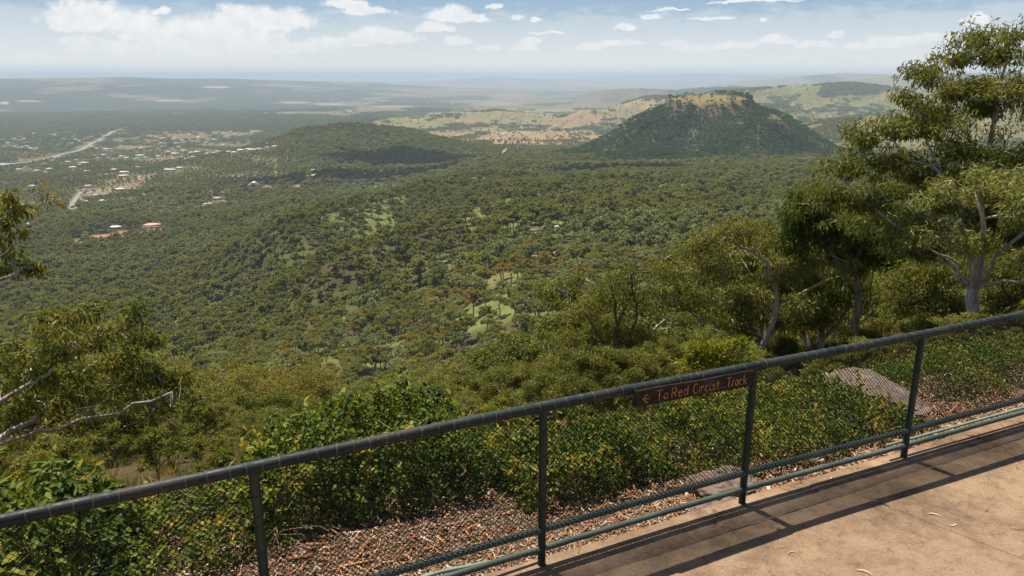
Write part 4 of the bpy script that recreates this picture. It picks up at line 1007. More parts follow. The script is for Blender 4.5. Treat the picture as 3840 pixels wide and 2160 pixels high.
# ------------------------------------------------------------------ rocks
M_rock = simple('lichen_rock', [(.36, (.06,.045,.038)), (.46, (.20,.14,.11)), (.54, (.11,.095,.085)), (.66, (.27,.20,.16))], 5, .9, .15, 0, .6, 14)
def rock(label, t, s, sx, sy, sz, rz, seed, dz=0):
    import bmesh
    bm = bmesh.new(); bmesh.ops.create_icosphere(bm, subdivisions=5, radius=1)
    co = np.array([v.co for v in bm.verts])
    n = fbm(co[:, 0]*1.0+co[:, 2]*.7, co[:, 1]*1.0-co[:, 2]*.5, .8, 4, seed)-.5
    n2 = fbm(co[:, 0]*1.0-co[:, 2], co[:, 1]+co[:, 2]*1.3, .25, 3, seed+4)-.5
    co = np.sign(co)*np.abs(co)**.62
    n3 = np.abs(fbm(co[:, 0]+co[:, 1]*.4, co[:, 2]-co[:, 1]*.6, .5, 5, seed+9)-.5)
    co = co*(1+.5*n[:, None]+.22*n2[:, None]-.35*n3[:, None])
    for v, c in zip(bm.verts, co): v.co = (c[0]*sx, c[1]*sy, c[2]*sz)
    me = bpy.data.meshes.new('rock'); bm.to_mesh(me); bm.free(); me.materials.append(M_rock)
    for p in me.polygons: p.use_smooth = True
    x, y = fw(t, s); o = link('rock', me, label=label, category='rock'); o.location = (x, y, float(H([x], [y])[0])+dz); o.rotation_euler = (0, 0, rz)
rock('large sloping lichen-grey rock left of the fourth fence post', 4.62, 1.30, .34, .66, .13, .15, 5, .04)
rock('small flat grey rock low behind the third fence post', 1.80, .36, .30, .20, .14, .4, 6, -.02)
rock('half-buried flat stone between the small rock and the lower rail', 1.55, .17, .22, .10, .04, .5, 8, -.005)

# ------------------------------------------------------------------ concrete platform
def concrete(name, a, b, c, seed):
    m, nt = material(name)
    ob = nt.add('ShaderNodeTexCoord').outputs['Object']
    n1 = nt.noise(ob, 1.1, 6, .65); n2 = nt.noise(ob, 7, 6, .7); n3 = nt.noise(ob, 120, 3, .7)
    f = nt.math('ADD', nt.math('MULTIPLY', n1, .55), nt.math('ADD', nt.math('MULTIPLY', n2, .33), nt.math('MULTIPLY', n3, .12)))
    col = nt.ramp(f, [(.40, a), (.5, b), (.57, c)])
    sp = nt.ramp(nt.noise(ob, 11, 7, .75), [(.54, (1,1,1)), (.66, (.66,.65,.65))])
    col = nt.mix(1.0, col, sp, blend='MULTIPLY')
    grit = nt.ramp(nt.add('ShaderNodeTexVoronoi', {'Vector': ob, 'Scale': 170}).outputs['Distance'], [(.0, (1.0,1.0,1.0)), (.3, (.95,.95,.95)), (.5, (.78,.77,.76)), (.8, (.5,.48,.46))])
    col = nt.mix(.75, col, nt.mix(1.0, col, grit, blend='MULTIPLY'))
    vor = nt.add('ShaderNodeTexVoronoi', {'Vector': nt.vm('ADD', ob, nt.vm('SCALE', nt.noise(ob, 2.2, 4, .6, out=1))), 'Scale': .38}, feature='DISTANCE_TO_EDGE').outputs['Distance']
    crack = nt.ramp(vor, [(0, (.45,.42,.4)), (.0032, (1,1,1))])
    col = nt.mix(1.0, col, crack, blend='MULTIPLY')
    p = nt.add('ShaderNodeBsdfPrincipled', {'Base Color': col, 'Roughness': .9, 'Specular IOR Level': .2})
    h = nt.math('ADD', nt.math('MULTIPLY', n3, .7), nt.math('MULTIPLY', nt.noise(ob, 420, 2, .6), .6))
    bn = nt.add('ShaderNodeBump', {'Height': h, 'Strength': .55, 'Distance': .004}); nt.l.new(bn.outputs[0], p.inputs['Normal'])
    out(nt, p.outputs[0]); return m
M_conc = concrete('weathered_concrete', (.18,.126,.083), (.335,.228,.145), (.43,.305,.198), 1)
M_edge = concrete('stained_edge_concrete', (.175,.117,.073), (.315,.210,.131), (.405,.282,.181), 2)
def slab(g, P, z0, z1):
    P = np.array(P); n = len(P); V = np.concatenate([np.c_[P, np.full(n, z1)], np.c_[P, np.full(n, z0)]])
    g.add(V, [tuple(range(n))]+[(i, n+i, n+(i+1) % n, (i+1) % n)[::1] for i in range(n)])
def W2(t, s): return fw(t, s)
j0 = np.array([2.545, 5.025]); jd = np.array([.755, -.81]); jd /= np.linalg.norm(jd); jn = np.array([-jd[1], jd[0]])
tj, sj = ft(*j0), fs(*j0); dt = ft(*(j0+jd))-tj; ds = fs(*(j0+jd))-sj
def jt(s, off=0): return tj+(s-sj)/ds*dt+off
EI = -.235
g = Geo(); ed = [-9, -5.2, -3.05, -.62, 1.05, 2.28, 3.98, 5.1, 7.5, 11]
for i, (a, b) in enumerate(zip(ed[:-1], ed[1:])):
    o1 = .055+[.0, .012, -.006, .004, .016, -.004, .012, 0, .01][i]; o2 = EI+[0, -.01, .006, -.004, .01, 0, .008, 0, 0][i]
    slab(g, [W2(a+.004, o2), W2(b-.004, o2), W2(b-.004, o1), W2(a+.004, o1)], -.16, .0+[0, .003, -.002, .002, 0, .004, .001, .003, 0][i])
link('platform_edge', g.mesh('platform_edge', M_edge), kind='structure')
g = Geo()
slab(g, [W2(-9, -8), W2(jt(-8, -.008), -8), W2(jt(EI-.01, -.008), EI-.003), W2(-9, EI-.003)], -.16, -.001)
slab(g, [W2(jt(-8, .006), -8), W2(12, -8), W2(12, EI-.003), W2(jt(EI-.01, .006), EI-.003)], -.16, .001)
link('platform_slab', g.mesh('platform_slab', M_conc), kind='structure')
M_jfill = simple('joint_dirt', [(.3, (.025,.018,.013)), (.7, (.10,.07,.045))], 9, .95)
g = Geo(); slab(g, [W2(-9.5, -8.2), W2(12.2, -8.2), W2(12.2, .045), W2(-9.5, .045)], -.2, -.005)
link('platform_bed', g.mesh('platform_bed', M_jfill), kind='structure')

# ------------------------------------------------------------------ fence
def paint(name, a, b, chip, rough=.42):
    m, nt = material(name)
    ob = nt.add('ShaderNodeTexCoord').outputs['Object']
    col = nt.ramp(nt.noise(ob, 3, 5), [(.35, a), (.65, b)])
    wear = nt.ramp(nt.noise(ob, 45, 6, .7), [(.60, (0,0,0)), (.66, (1,1,1))])
    big = nt.ramp(nt.noise(ob, 2.2, 4, .6), [(.42, (0,0,0)), (.62, (1,1,1))])
    rust = nt.ramp(nt.noise(ob, 1.1, 4, .6), [(.50, (0,0,0)), (.62, (1,1,1))])
    col = nt.mix(nt.math('MULTIPLY', rust, .55), col, (.075, .045, .038, 1))
    col = nt.mix(nt.math('MULTIPLY', wear, big), col, chip+(1,))
    p = nt.add('ShaderNodeBsdfPrincipled', {'Base Color': col, 'Roughness': nt.ramp(nt.noise(ob, 20, 5), [(.3, (rough-.1,)*3), (.7, (rough+.2,)*3)]), 'Specular IOR Level': .25})
    bn = nt.add('ShaderNodeBump', {'Height': nt.noise(ob, 60, 5), 'Strength': .25, 'Distance': .002}); nt.l.new(bn.outputs[0], p.inputs['Normal'])
    out(nt, p.outputs[0]); return m
M_rail = paint('worn_dark_green_paint', (.010,.018,.018), (.028,.038,.036), (.26,.23,.19), .5)
M_post = paint('dark_green_post_paint', (.014,.030,.024), (.028,.048,.036), (.16,.10,.06))
M_low = paint('pale_green_rail_paint', (.050,.072,.058), (.095,.122,.10), (.38,.34,.28), .45)
M_cond = simple('pale_green_conduit', [(.3, (.17,.23,.18)), (.7, (.24,.30,.24))], 4, .5, .4)
M_wire = simple('green_coated_wire', [(.3, (.006,.013,.010)), (.7, (.012,.024,.018))], 5, .4, .35)
M_tie = simple('rusty_tie_wire', [(.3, (.09,.075,.055)), (.7, (.20,.17,.13))], 30, .5, .4)
fence = empty('chain_link_fence', (P2[0], P2[1], 0), 0, label='dark green pipe-rail safety fence with fine chain-link mesh along the platform edge', category='fence')
F0 = np.array([P2[0], P2[1], 0.])
RH = [1.10, 1.10, 1.10, 1.095, 1.068, 1.062, 1.06, 1.06]
RB = [.262, .262, .258, .254, .246, .242, .24, .24]; RL = [.125, .123, .12, .117, .112, .108, .108, .108]
def railpath(hh, off=0, n=10):
    P = np.array([[p[0]+FN[0]*off, p[1]+FN[1]*off, h] for p, h in zip(POST, hh)])
    o = []
    for i in range(len(P)-1):
        p0, p1, p2, p3 = P[max(i-1, 0)], P[i], P[i+1], P[min(i+2, len(P)-1)]
        for f in np.linspace(0, 1, n, endpoint=False): o.append(.5*((2*p1)+(-p0+p2)*f+(2*p0-5*p1+4*p2-p3)*f*f+(-p0+3*p1-3*p2+p3)*f**3))
    o.append(P[-1]); o = np.array(o); e0 = o[0]+(o[0]-o[1])*6; e1 = o[-1]+(o[-1]-o[-2])*4
    return np.concatenate([[e0], o, [e1]])
def tubeobj(name, P, r, mat, parent=fence, k=18, org=F0):
    g = Geo(); g.tube(P-org, r, k); return link(name, g.mesh(name, mat, smooth=True), parent)
top = railpath(RH); bot = railpath(RB); low = railpath(RL)
RT = tubeobj('top_rail', top, .0315, M_rail); RBo = tubeobj('bottom_rail', bot, .0225, M_low); tubeobj('lower_rail', low, .0205, M_low)
for p, h in zip(POST, RH):
    g = Geo(); g.tube(np.array([[p[0], p[1], -.02], [p[0], p[1], h]])-F0, .0255, 18)
    q = link('post', g.mesh('post', M_post, smooth=True), fence)
    for zz in (.95, .78, .62, .45): 
        g = Geo(); a = np.linspace(0, 2*math.pi, 17); g.tube(np.stack([p[0]+.0275*np.cos(a), p[1]+.0275*np.sin(a), np.full(17, zz)+.004*np.sin(a)], 1)-F0, .0016, 5, caps=False)
        link('wire_tie', g.mesh('wire_tie', M_wire, smooth=True), q)
for nm, P, r, sp, off in ((RT, top, .0335, .092, 0), (RBo, bot, .0245, .31, .1)):
    seg = np.linalg.norm(np.diff(P, axis=0), axis=1); S = np.concatenate([[0], np.cumsum(seg)])
    s = off+.3; rr = random.Random(3)
    nt_ = 0
    while s < S[-1]-.2:
        g = Geo(); c = np.array([np.interp(s, S, P[:, i]) for i in range(3)]); d = np.array([np.interp(s+.01, S, P[:, i]) for i in range(3)])-c; d /= np.linalg.norm(d)
        A = np.cross(d, [0, 0, 1]); A /= np.linalg.norm(A); B = np.cross(A, d); a = np.linspace(0, 2*math.pi, 15); tl = rr.uniform(-.25, .25)
        for q in ((0, .004) if rr.random() < .6 else (0,)):
            g.tube(c+r*(np.cos(a)[:, None]*A+np.sin(a)[:, None]*B)+d*(q+r*tl*np.sin(a))[:, None]-F0, .0013, 4, caps=False)
        s += sp*rr.uniform(.85, 1.15)*1.0
        if -3.1 < c[0] < 5.3 and nt_ < 99: link('wire_tie', g.mesh('wire_tie', M_tie, smooth=True), nm); nt_ += 1
# chain-link mesh, one part for each bay
def chain(i):
    a, b = POST[i], POST[i+1]; Lb = np.linalg.norm(b-a); d = (b-a)/Lb; nn = np.array([-d[1], d[0]])
    pitch = .0165; n = int(Lb/pitch); hz = .0165; g = Geo(); rw = .0026
    z0a, z0b, z1a, z1b = RB[i]-.012, RB[i+1]-.012, RH[i]-.01, RH[i+1]-.01
    Vs, Fs = [], []; nv = 0; rb = np.random.default_rng(50+i)
    bul = fbm(np.arange(n+2)*.11, np.zeros(n+2), 1, 3, i)-.5
    for c in range(n+1):
        f = c/n; za = z0a+(z0b-z0a)*f; zb = z1a+(z1b-z1a)*f; m = int((zb-za)/hz)
        k = np.arange(m+1); zz = za+k*(zb-za)/m; side = ((k+c) % 2)*2-1
        x = c*pitch+side*pitch*.52+.0012*np.sin(zz*9+c*.2); x = np.clip(x, 0, Lb)
        off = .026+side*.0016+.004*bul[c]*np.sin(zz*3)
        P = np.stack([a[0]+d[0]*x+nn[0]*off*1.0, a[1]+d[1]*x+nn[1]*off, zz], 1)-F0
        # triangular wires
        A1 = np.array([d[0], d[1], 0])*rw; A2 = np.array([nn[0]*.5, nn[1]*.5, .0])*rw*2
        ring = np.stack([P-A1*.9+np.array([0, 0, rw*.6]), P+A1*.9-np.array([0, 0, rw*.6])*0+np.array([0, 0, rw*.6]), P+A2, ], 1)
        ring = np.stack([P-A1, P+A2*.9, P+A1, P-A2*.9], 1)
        Vs.append(ring.reshape(-1, 3)); kk = np.arange(m)[:, None]*4; j = np.arange(4)[None]
        Fs.append((np.stack([kk+j, kk+(j+1) % 4, kk+4+(j+1) % 4, kk+4+j], 2).reshape(-1, 4))+nv); nv += len(ring)*4
    link('chain_link_mesh', mesh_from('chain_link_mesh', np.concatenate(Vs), np.concatenate(Fs), mat=M_wire), fence)
    # loops where the mesh wraps the bottom rail
    g = Geo(); P = bot
    seg = np.linalg.norm(np.diff(P, axis=0), axis=1); S = np.concatenate([[0], np.cumsum(seg)])
    s0 = S[1+i*10]; n2 = int(Lb/.036)
    for q in range(n2):
        s = s0+.03+q*.036
        if s > s0+Lb-.02: break
        c = np.array([np.interp(s, S, P[:, i_]) for i_ in range(3)]); dd = np.array([d[0], d[1], 0]); A = np.array([-d[1], d[0], 0]); B = np.array([0, 0, 1.])
        aa = np.linspace(0, math.pi*1.05, 8); tw = np.sin(aa)*.017
        for sg in (-1, 1):
            g.tube(c+.0245*(np.cos(aa)[:, None]*A+np.sin(aa)[:, None]*B)+dd*(tw*sg)[:, None]-F0, .0016, 3, caps=False)
    link('mesh_edge_loops', g.mesh('mesh_edge_loops', M_wire), fence)
for i in range(1, len(POST)-1): chain(i)
# conduit pipe behind the lower rail
Pc = railpath(RL, .046); Pc = Pc+np.array([0, 0, .012])
cp = Pc[12:32]; cp = cp.copy(); cp[:6, 2] -= 0; cp[-5:, 2] -= np.linspace(0, .07, 5)
g = Geo(); g.tube(cp-cp[0], .0125, 10); o = link('conduit_pipe', g.mesh('conduit_pipe', M_cond, smooth=True), label='thin pale green pipe running behind the lowest rail, left of the second fence post', category='pipe'); o.location = cp[0]
cp = Pc[50:73]
g = Geo(); g.tube(cp-cp[0], .0125, 10); o = link('conduit_pipe', g.mesh('conduit_pipe', M_cond, smooth=True), label='thin pale green pipe running behind the lowest rail, right of the fourth fence post', category='pipe'); o.location = cp[0]

# ------------------------------------------------------------------ sign
def on_fence(x, y, off=0):
    """point seen at x, y on the vertical plane through posts 3 and 4 (offset towards the platform)"""
    a, b = POST[3], POST[4]; d = (b-a)/np.linalg.norm(b-a); n = np.array([-d[1], d[0]]); a = a-n*off
    u, v, w = ray(x, y); k = (a@n)/(np.array([u, v])@n)
    return np.array([u*k, v*k, EYE+w*k])
A_ = on_fence(1600, 985, .045); B_ = on_fence(1896, 932, .045); A2 = on_fence(1600, 1025, .045); B2_ = on_fence(1890, 972, .045)
ex = B_-A_; Ls = np.linalg.norm(ex); ex /= Ls
hs = .5*(np.linalg.norm(A2-A_)+np.linalg.norm(B2_-B_))*.98
ez = np.array([0, 0, 1.]); ez -= ex*ex[2]; ez /= np.linalg.norm(ez); ey = np.cross(ez, ex)   # ey points away from the platform
# M_wood
m, nt = material('weathered_dark_wood')
ob = nt.add('ShaderNodeTexCoord').outputs['Object']
mpn = nt.add('ShaderNodeMapping', {'Vector': ob, 'Scale': (3, 40, 40)}).outputs[0]
gr = nt.noise(mpn, 1.0, 6, .7); bl = nt.noise(ob, 9, 5, .7)
col = nt.ramp(nt.math('ADD', nt.math('MULTIPLY', gr, .5), nt.math('MULTIPLY', bl, .5)), [(.38, (.010,.007,.005)), (.52, (.034,.021,.014)), (.62, (.08,.052,.036)), (.70, (.14,.11,.09))])
nz = nt.add('ShaderNodeSeparateXYZ', {0: nt.add('ShaderNodeNewGeometry').outputs['Normal']}).outputs[2]
p = nt.add('ShaderNodeBsdfPrincipled', {'Base Color': col, 'Roughness': .75, 'Specular IOR Level': .25})
bn = nt.add('ShaderNodeBump', {'Height': gr, 'Strength': .6, 'Distance': .003}); nt.l.new(bn.outputs[0], p.inputs['Normal']); out(nt, p.outputs[0]); M_wood = m
M_let = simple('faded_orange_lettering', [(.38, (.22,.085,.035)), (.5, (.50,.22,.09)), (.62, (.64,.33,.15))], 45, .7, .2)
from mathutils import Matrix
MX = Matrix(((ex[0], ey[0], ez[0], A_[0]), (ex[1], ey[1], ez[1], A_[1]), (ex[2], ey[2], ez[2], A_[2]), (0, 0, 0, 1)))
sign = empty('trail_sign', (0, 0, 0), 0, label='dark wooden board reading To Red Circuit Track, hung under the top rail', category='sign')
sign.matrix_world = MX
import bmesh
bm = bmesh.new(); bmesh.ops.create_cube(bm, size=1)
for v in bm.verts: v.co = (v.co.x*Ls+Ls/2, v.co.y*.036+.018, v.co.z*hs-hs/2)
bmesh.ops.bevel(bm, geom=bm.edges[:], offset=.0035, segments=2, affect='EDGES')
bmesh.ops.subdivide_edges(bm, edges=[e for e in bm.edges if e.calc_length() > .3], cuts=30)
for v in bm.verts:
    v.co.z += .0022*math.sin(v.co.x*9)*(1 if v.co.z > -hs/2 else -1)+random.uniform(-.0006, .0006); v.co.y += .001*math.sin(v.co.x*6)
me = bpy.data.meshes.new('board'); bm.to_mesh(me); bm.free(); me.materials.append(M_wood); link('board', me, sign)
def stroke_geo():
    """routed capital and small letters built as rounded strokes"""
    def arc(cx, cz, rx, rz, a0, a1, n=12): return [(cx+rx*math.cos(R(a)), cz+rz*math.sin(R(a))) for a in np.linspace(a0, a1, n)]
    return {
     'T': (.62, [[(0, 1), (.62, 1)], [(.31, 1), (.31, 0)]]),
     'o': (.44, [arc(.22, .31, .22, .31, 0, 360, 18)]),
     'R': (.52, [[(0, 0), (0, 1), (.28, 1)]+arc(.28, .76, .22, .24, 90, -90, 9)+[(0, .52)], [(.24, .52), (.52, 0)]]),
     'e': (.42, [[(0, .34), (.42, .34)]+arc(.21, .31, .21, .31, 6, 310, 16)]),
     'd': (.42, [arc(.21, .31, .21, .31, 0, 360, 18), [(.42, 1), (.42, 0)]]),
     'C': (.55, [arc(.30, .5, .30, .5, 50, 310, 18)]),
     'i': (.05, [[(.02, .62), (.02, 0)]]),
     'r': (.28, [[(0, .62), (0, 0)], [(0, .4)]+arc(.16, .42, .15, .2, 150, 60, 6)]),
     'c': (.38, [arc(.21, .31, .21, .31, 50, 310, 14)]),
     'u': (.40, [[(0, .62), (0, .22)]+arc(.2, .2, .2, .2, 180, 360, 9)+[(.4, .62)], [(.4, .3), (.4, 0)]]),
     't': (.30, [[(.13, .9), (.13, .12)]+arc(.25, .12, .12, .12, 180, 270, 5), [(-.02, .62), (.30, .62)]]),
     'a': (.40, [arc(.20, .31, .20, .31, 0, 360, 18), [(.40, .62), (.40, 0)]]),
     'k': (.38, [[(0, 1), (0, 0)], [(.36, .62), (0, .26)], [(.12, .36), (.38, 0)]])}
GL = stroke_geo()
def letters(text, x0, x1, z0, capH, name):
    w = 0; adv = []
    for ch in text: adv.append(w); w += (GL[ch][0]+.22)
    w -= .22; sx_ = (x1-x0)/w
    for ch, a in zip(text, adv):
        g = Geo()
        for st in GL[ch][1]:
            P = np.array([(x0+(a+q[0])*sx_, -.0004, z0+q[1]*capH) for q in st])
            P2_ = [P[0]]
            for q in P[1:]:
                P2_.append(q)
            g.tube(np.array(P2_), .0036, 6)
        link('letter', g.mesh('letter_'+ch, M_let, smooth=True), sign)
kx = Ls/296.0      # board spans 1600..1896 on the map
zc = -hs*.79; cap = hs*.60
letters('To', kx*50, kx*77, zc, cap, 'w'); letters('Red', kx*87, kx*126, zc, cap, 'w'); letters('Circuit', kx*140, kx*206, zc, cap, 'w'); letters('Track', kx*226, kx*278, zc, cap, 'w')
g = Geo()
for st in ([(kx*16, -hs*.55), (kx*33, -hs*.55)], [(kx*27, -hs*.30), (kx*16, -hs*.55), (kx*29, -hs*.82)]):
    g.tube(np.array([(a, -.0004, b) for a, b in st]), .0042, 6)
link('arrow', g.mesh('arrow', simple('ochre_arrow_paint', [(.4, (.30,.14,.03)), (.6, (.55,.30,.08))], 45, .7), smooth=True), sign)
g = Geo()
for x in (.05, Ls-.05):
    g.box((x, .05, -hs*.4), .03, .04, .03)
link('bracket', g.mesh('bracket', M_post), sign)

# ------------------------------------------------------------------ bark mulch and litter
def chips(name, n, tr, sr, lmin, lmax, stops, seed, label, th=.22, up=.0, wr=(.18, .55)):
    rg = np.random.default_rng(seed)
    t = rg.uniform(*tr, n); s = sr[0]+(sr[1]-sr[0])*rg.random(n)**1.25
    x, y = fw(t, s); z = H(x, y)+rg.uniform(0, .02, n)+up
    l = rg.uniform(lmin, lmax, n)*(1+1.2*(rg.random(n) < .06)); w = l*rg.uniform(wr[0], wr[1], n); h = l*rg.uniform(.02, th, n)
    a = rg.uniform(0, 6.28, n); tilt = rg.normal(0, .4, n); roll = rg.normal(0, .4, n)
    ax = np.stack([np.cos(a)*np.cos(tilt), np.sin(a)*np.cos(tilt), np.sin(tilt)], 1)
    b = np.cross(np.array([0, 0, 1.]), ax); b /= np.linalg.norm(b, axis=1)[:, None]; c = np.cross(ax, b)
    b2 = b*np.cos(roll)[:, None]+c*np.sin(roll)[:, None]; c2 = np.cross(ax, b2)
    P = np.stack([x, y, z], 1); Q = []
    for i in (-1, 1):
        for j in (-1, 1):
            for k in (-1, 1):
                tw = rg.uniform(.55, 1.0, n)
                Q.append(P+ax*(i*l/2)[:, None]+b2*(j*w/2*tw)[:, None]+c2*(k*h/2)[:, None])
    V = np.stack(Q, 1).reshape(-1, 3); bse = np.arange(n)[:, None]*8
    Fq = np.concatenate([bse+np.array([f]) for f in ((0,1,3,2),(4,6,7,5),(0,4,5,1),(2,3,7,6),(0,2,6,4),(1,5,7,3))])
    m, nt = material(name)
    col = nt.ramp(attr(nt, 'tint'), stops)
    out(nt, nt.add('ShaderNodeBsdfPrincipled', {'Base Color': col, 'Roughness': .8, 'Specular IOR Level': .2}).outputs[0])
    return link(name, mesh_from(name, V, Fq, mat=m, attrs={'tint': np.repeat(rg.random(n), 8)}), kind='stuff', label=label)
chips('bark_mulch', 78000, (-4, 7.2), (.0, 2.3), .010, .030, [(0, (.09,.05,.033)), (.2, (.22,.12,.075)), (.45, (.35,.21,.14)), (.7, (.42,.29,.21)), (.93, (.47,.36,.29)), (1, (.55,.48,.41))], 71, 'orange-brown bark chips covering the ground behind the fence')
chips('leaf_litter', 2600, (-5, 7.2), (.03, 1.6), .05, .11, [(0, (.26,.11,.05)), (.5, (.42,.20,.09)), (.85, (.50,.30,.17)), (1, (.62,.50,.40))], 72, 'dry twigs and curled leaves lying on the bark chips', .04, .012, (.07, .2))
m_stick = simple('orange_twig', [(.3, (.30,.13,.05)), (.7, (.46,.23,.10))], 12, .7)
rt = np.random.default_rng(5)
g = Geo()
for i in range(150):
    t = rt.uniform(-3.5, 6.5); s = rt.uniform(.06, .75); a = rt.normal(0, .7); ln = rt.uniform(.10, .38); x, y = fw(t, s)
    d = FD*math.cos(a)+FN*math.sin(a); nrm = np.array([-d[1], d[0]]); cv = rt.normal(0, .05)
    P = np.array([[x+d[0]*ln*f+nrm[0]*cv*math.sin(f*3), y+d[1]*ln*f+nrm[1]*cv*math.sin(f*3), 0] for f in np.linspace(0, 1, 6)])
    k = fs(P[:, 0], P[:, 1]) > .055; P[:, 2] = np.where(k, H(P[:, 0], P[:, 1])+.022, .006)+.006*np.sin(np.linspace(0, 3, 6))
    g.tube(P, rt.uniform(.0016, .0036), 4, caps=False)
link('twig_litter', g.mesh('twig_litter', m_stick, smooth=True), kind='stuff', label='thin orange-brown twigs strewn along the foot of the fence')
# a few fallen leaves and twigs on the slab
def fallen(label, x, y, ln, w, ang, col, curl=.25, name='fallen_leaf', cat='leaf'):
    u, v, c = ray(x, y); k = EYE/(-c); P0 = np.array([u*k, v*k, .004])
    n = 9; f = np.linspace(0, 1, n); wd = w*np.sin(np.pi*np.clip(f*.96+.02, 0, 1))**.8
    V = []
    for i in range(n):
        cx = (f[i]-.5)*ln; cy = curl*ln*math.sin(math.pi*f[i]); z = .002+.012*abs(f[i]-.5)**1.5
        V += [(cx, cy-wd[i]/2, z+.001), (cx, cy, z-.001), (cx, cy+wd[i]/2, z+.002)]
    Fq = [(i*3+j, i*3+3+j, i*3+4+j, i*3+1+j) for i in range(n-1) for j in range(2)]
    me = mesh_from(name, np.array(V), np.array(Fq), mat=simple(name+'_mat', [(.3, col), (.7, tuple(min(1, q*1.3) for q in col))], 30, .7))
    o = link(name, me, label=label, category=cat); o.location = P0; o.rotation_euler = (0, 0, R(ang))
fallen('curved pale pink leaf at the bottom edge of the slab', 2172, 1443, .10, .012, -35, (.55,.36,.30))
fallen('slender pale leaf lying across the joint in the slab', 2350, 1298, .09, .012, -25, (.50,.36,.28))
fallen('small pale leaf farther up along the joint', 2395, 1322, .07, .010, 10, (.52,.38,.32), -.1)
fallen('thin dark leaf at the right edge of the slab', 2560, 1335, .11, .007, -5, (.10,.05,.03), .05)
fallen('tiny dark leaf on the slab near the right edge', 2482, 1287, .035, .008, 0, (.07,.05,.035), .1)
fallen('orange twig-like leaf on the slab by the shadow corner', 1995, 1395, .085, .008, 20, (.48,.25,.07), .3)
fallen('short tan leaf on the slab left of the orange one', 1965, 1378, .05, .006, 5, (.45,.28,.14), .1)
fallen('small pale curl of bark at the middle of the shaded strip', 2095, 1187+20, .04, .014, 40, (.5,.4,.32), .4)

# ------------------------------------------------------------------ clouds overhead that shade the ridge (real, above the frame)
SUNV = np.array([-.267, .325, 1.07]); SUNV /= np.linalg.norm(SUNV)
def cloud(target, rx, ry, seed, alt=1000):
    k = (alt-target[2])/SUNV[2]; c = target+SUNV*k
    bm = bmesh.new(); bmesh.ops.create_icosphere(bm, subdivisions=4, radius=1)
    co = np.array([v.co for v in bm.verts]); n = fbm(co[:, 0]+co[:, 2]*.3, co[:, 1], .5, 4, seed)
    for v, q, nn in zip(bm.verts, co, n):
        f = .5+nn; v.co = (q[0]*rx*f, q[1]*ry*f, (q[2]*90*f if q[2] > 0 else q[2]*18))
    me = bpy.data.meshes.new('cloud'); bm.to_mesh(me); bm.free()
    for p in me.polygons: p.use_smooth = True
    me.materials.append(M_cloud); o = link('cloud', me, kind='structure'); o.location = c
M_cloud = simple('cloud_white', [(.3, (.85,.85,.86)), (.7, (.92,.92,.92))], .01, 1, 0)
for (x, y, rx, ry, sd) in ((1085, 405, 280, 150, 1), (900, 448, 300, 70, 2), (1480, 440, 240, 60, 3)):
    q = hit(x, y, 800)
    cloud(q, rx, ry, sd)

# ------------------------------------------------------------------ haze, sky, sun, camera
m, nt = material('haze_air')
pv = nt.add('ShaderNodeVolumePrincipled', {'Color': (.65, .77, .93, 1), 'Density': 6.8e-5, 'Anisotropy': .0})
nt.l.new(pv.outputs[0], nt.add('ShaderNodeOutputMaterial').inputs['Volume'])
g = Geo(); g.box((0, 0, (130-420)/2), 136000, 136000, 550)
link('haze', g.mesh('haze', m, attr=False), kind='stuff', label='pale blue haze filling the air over the valley')

w = bpy.data.worlds.new('World'); scene.world = w; w.use_nodes = True
w.node_tree.nodes.clear(); nt = NT(w.node_tree)
el = math.asin(SUNV[2]); azs = math.atan2(SUNV[0], SUNV[1])
sky = nt.add('ShaderNodeTexSky', sky_type='NISHITA', sun_disc=False, sun_elevation=el, sun_rotation=azs, altitude=600, air_density=1.0, dust_density=1.6, ozone_density=1.2)
d = nt.add('ShaderNodeTexCoord').outputs['Generated']
sp = nt.add('ShaderNodeSeparateXYZ', {0: d})
az = nt.math('ARCTAN2', sp.outputs[0], sp.outputs[1]); elv = sp.outputs[2]
P = nt.add('ShaderNodeCombineXYZ', {0: az, 1: elv}).outputs[0]
nv = nt.noise(P, 26, 6, .62, out=1)
off = nt.vm('MULTIPLY', nt.vm('SUBTRACT', nv, (.5, .5, .5)), (.034, .016, 0))
Pd = nt.vm('ADD', P, off)
def dirof(x, y):
    a, b, c = ray(x, y); q = math.sqrt(a*a+b*b+c*c); return math.atan2(a, b), c/q
CLD = [(225,42,115,40),(320,46,90,24),(160,62,50,20),(205,98,70,12),(415,28,28,9),(620,50,125,34),(700,52,100,28),(540,80,190,34),(380,84,110,20),(870,6,60,14),(925,24,60,12),(1140,36,60,22),(1190,44,40,12),(1095,70,48,13),(960,90,110,18),(860,104,90,14),(1300,44,14,6),(1345,48,14,6),(1335,104,32,9),(1320,120,40,9),(1150,103,42,10),(1230,122,30,7),(1572,70,30,9),(1640,36,26,8),(1570,108,60,8),(2110,88,28,9),(1480,118,50,8),(1700,108,50,8),(1760,118,70,9),(1950,98,60,12),(1850,110,60,10),(2350,96,70,13),(2250,104,90,14),(2200,114,90,10),(2460,50,38,17),(1925,50,12,5),(1790,45,60,3.5),(1900,0,120,5),(1380,82,45,3.5),(1685,20,60,3),(2545,104,60,12),(2050,112,60,9),(1240,18,22,6),(100,150,110,12),(430,120,260,20),(650,118,200,16)]
acc = None
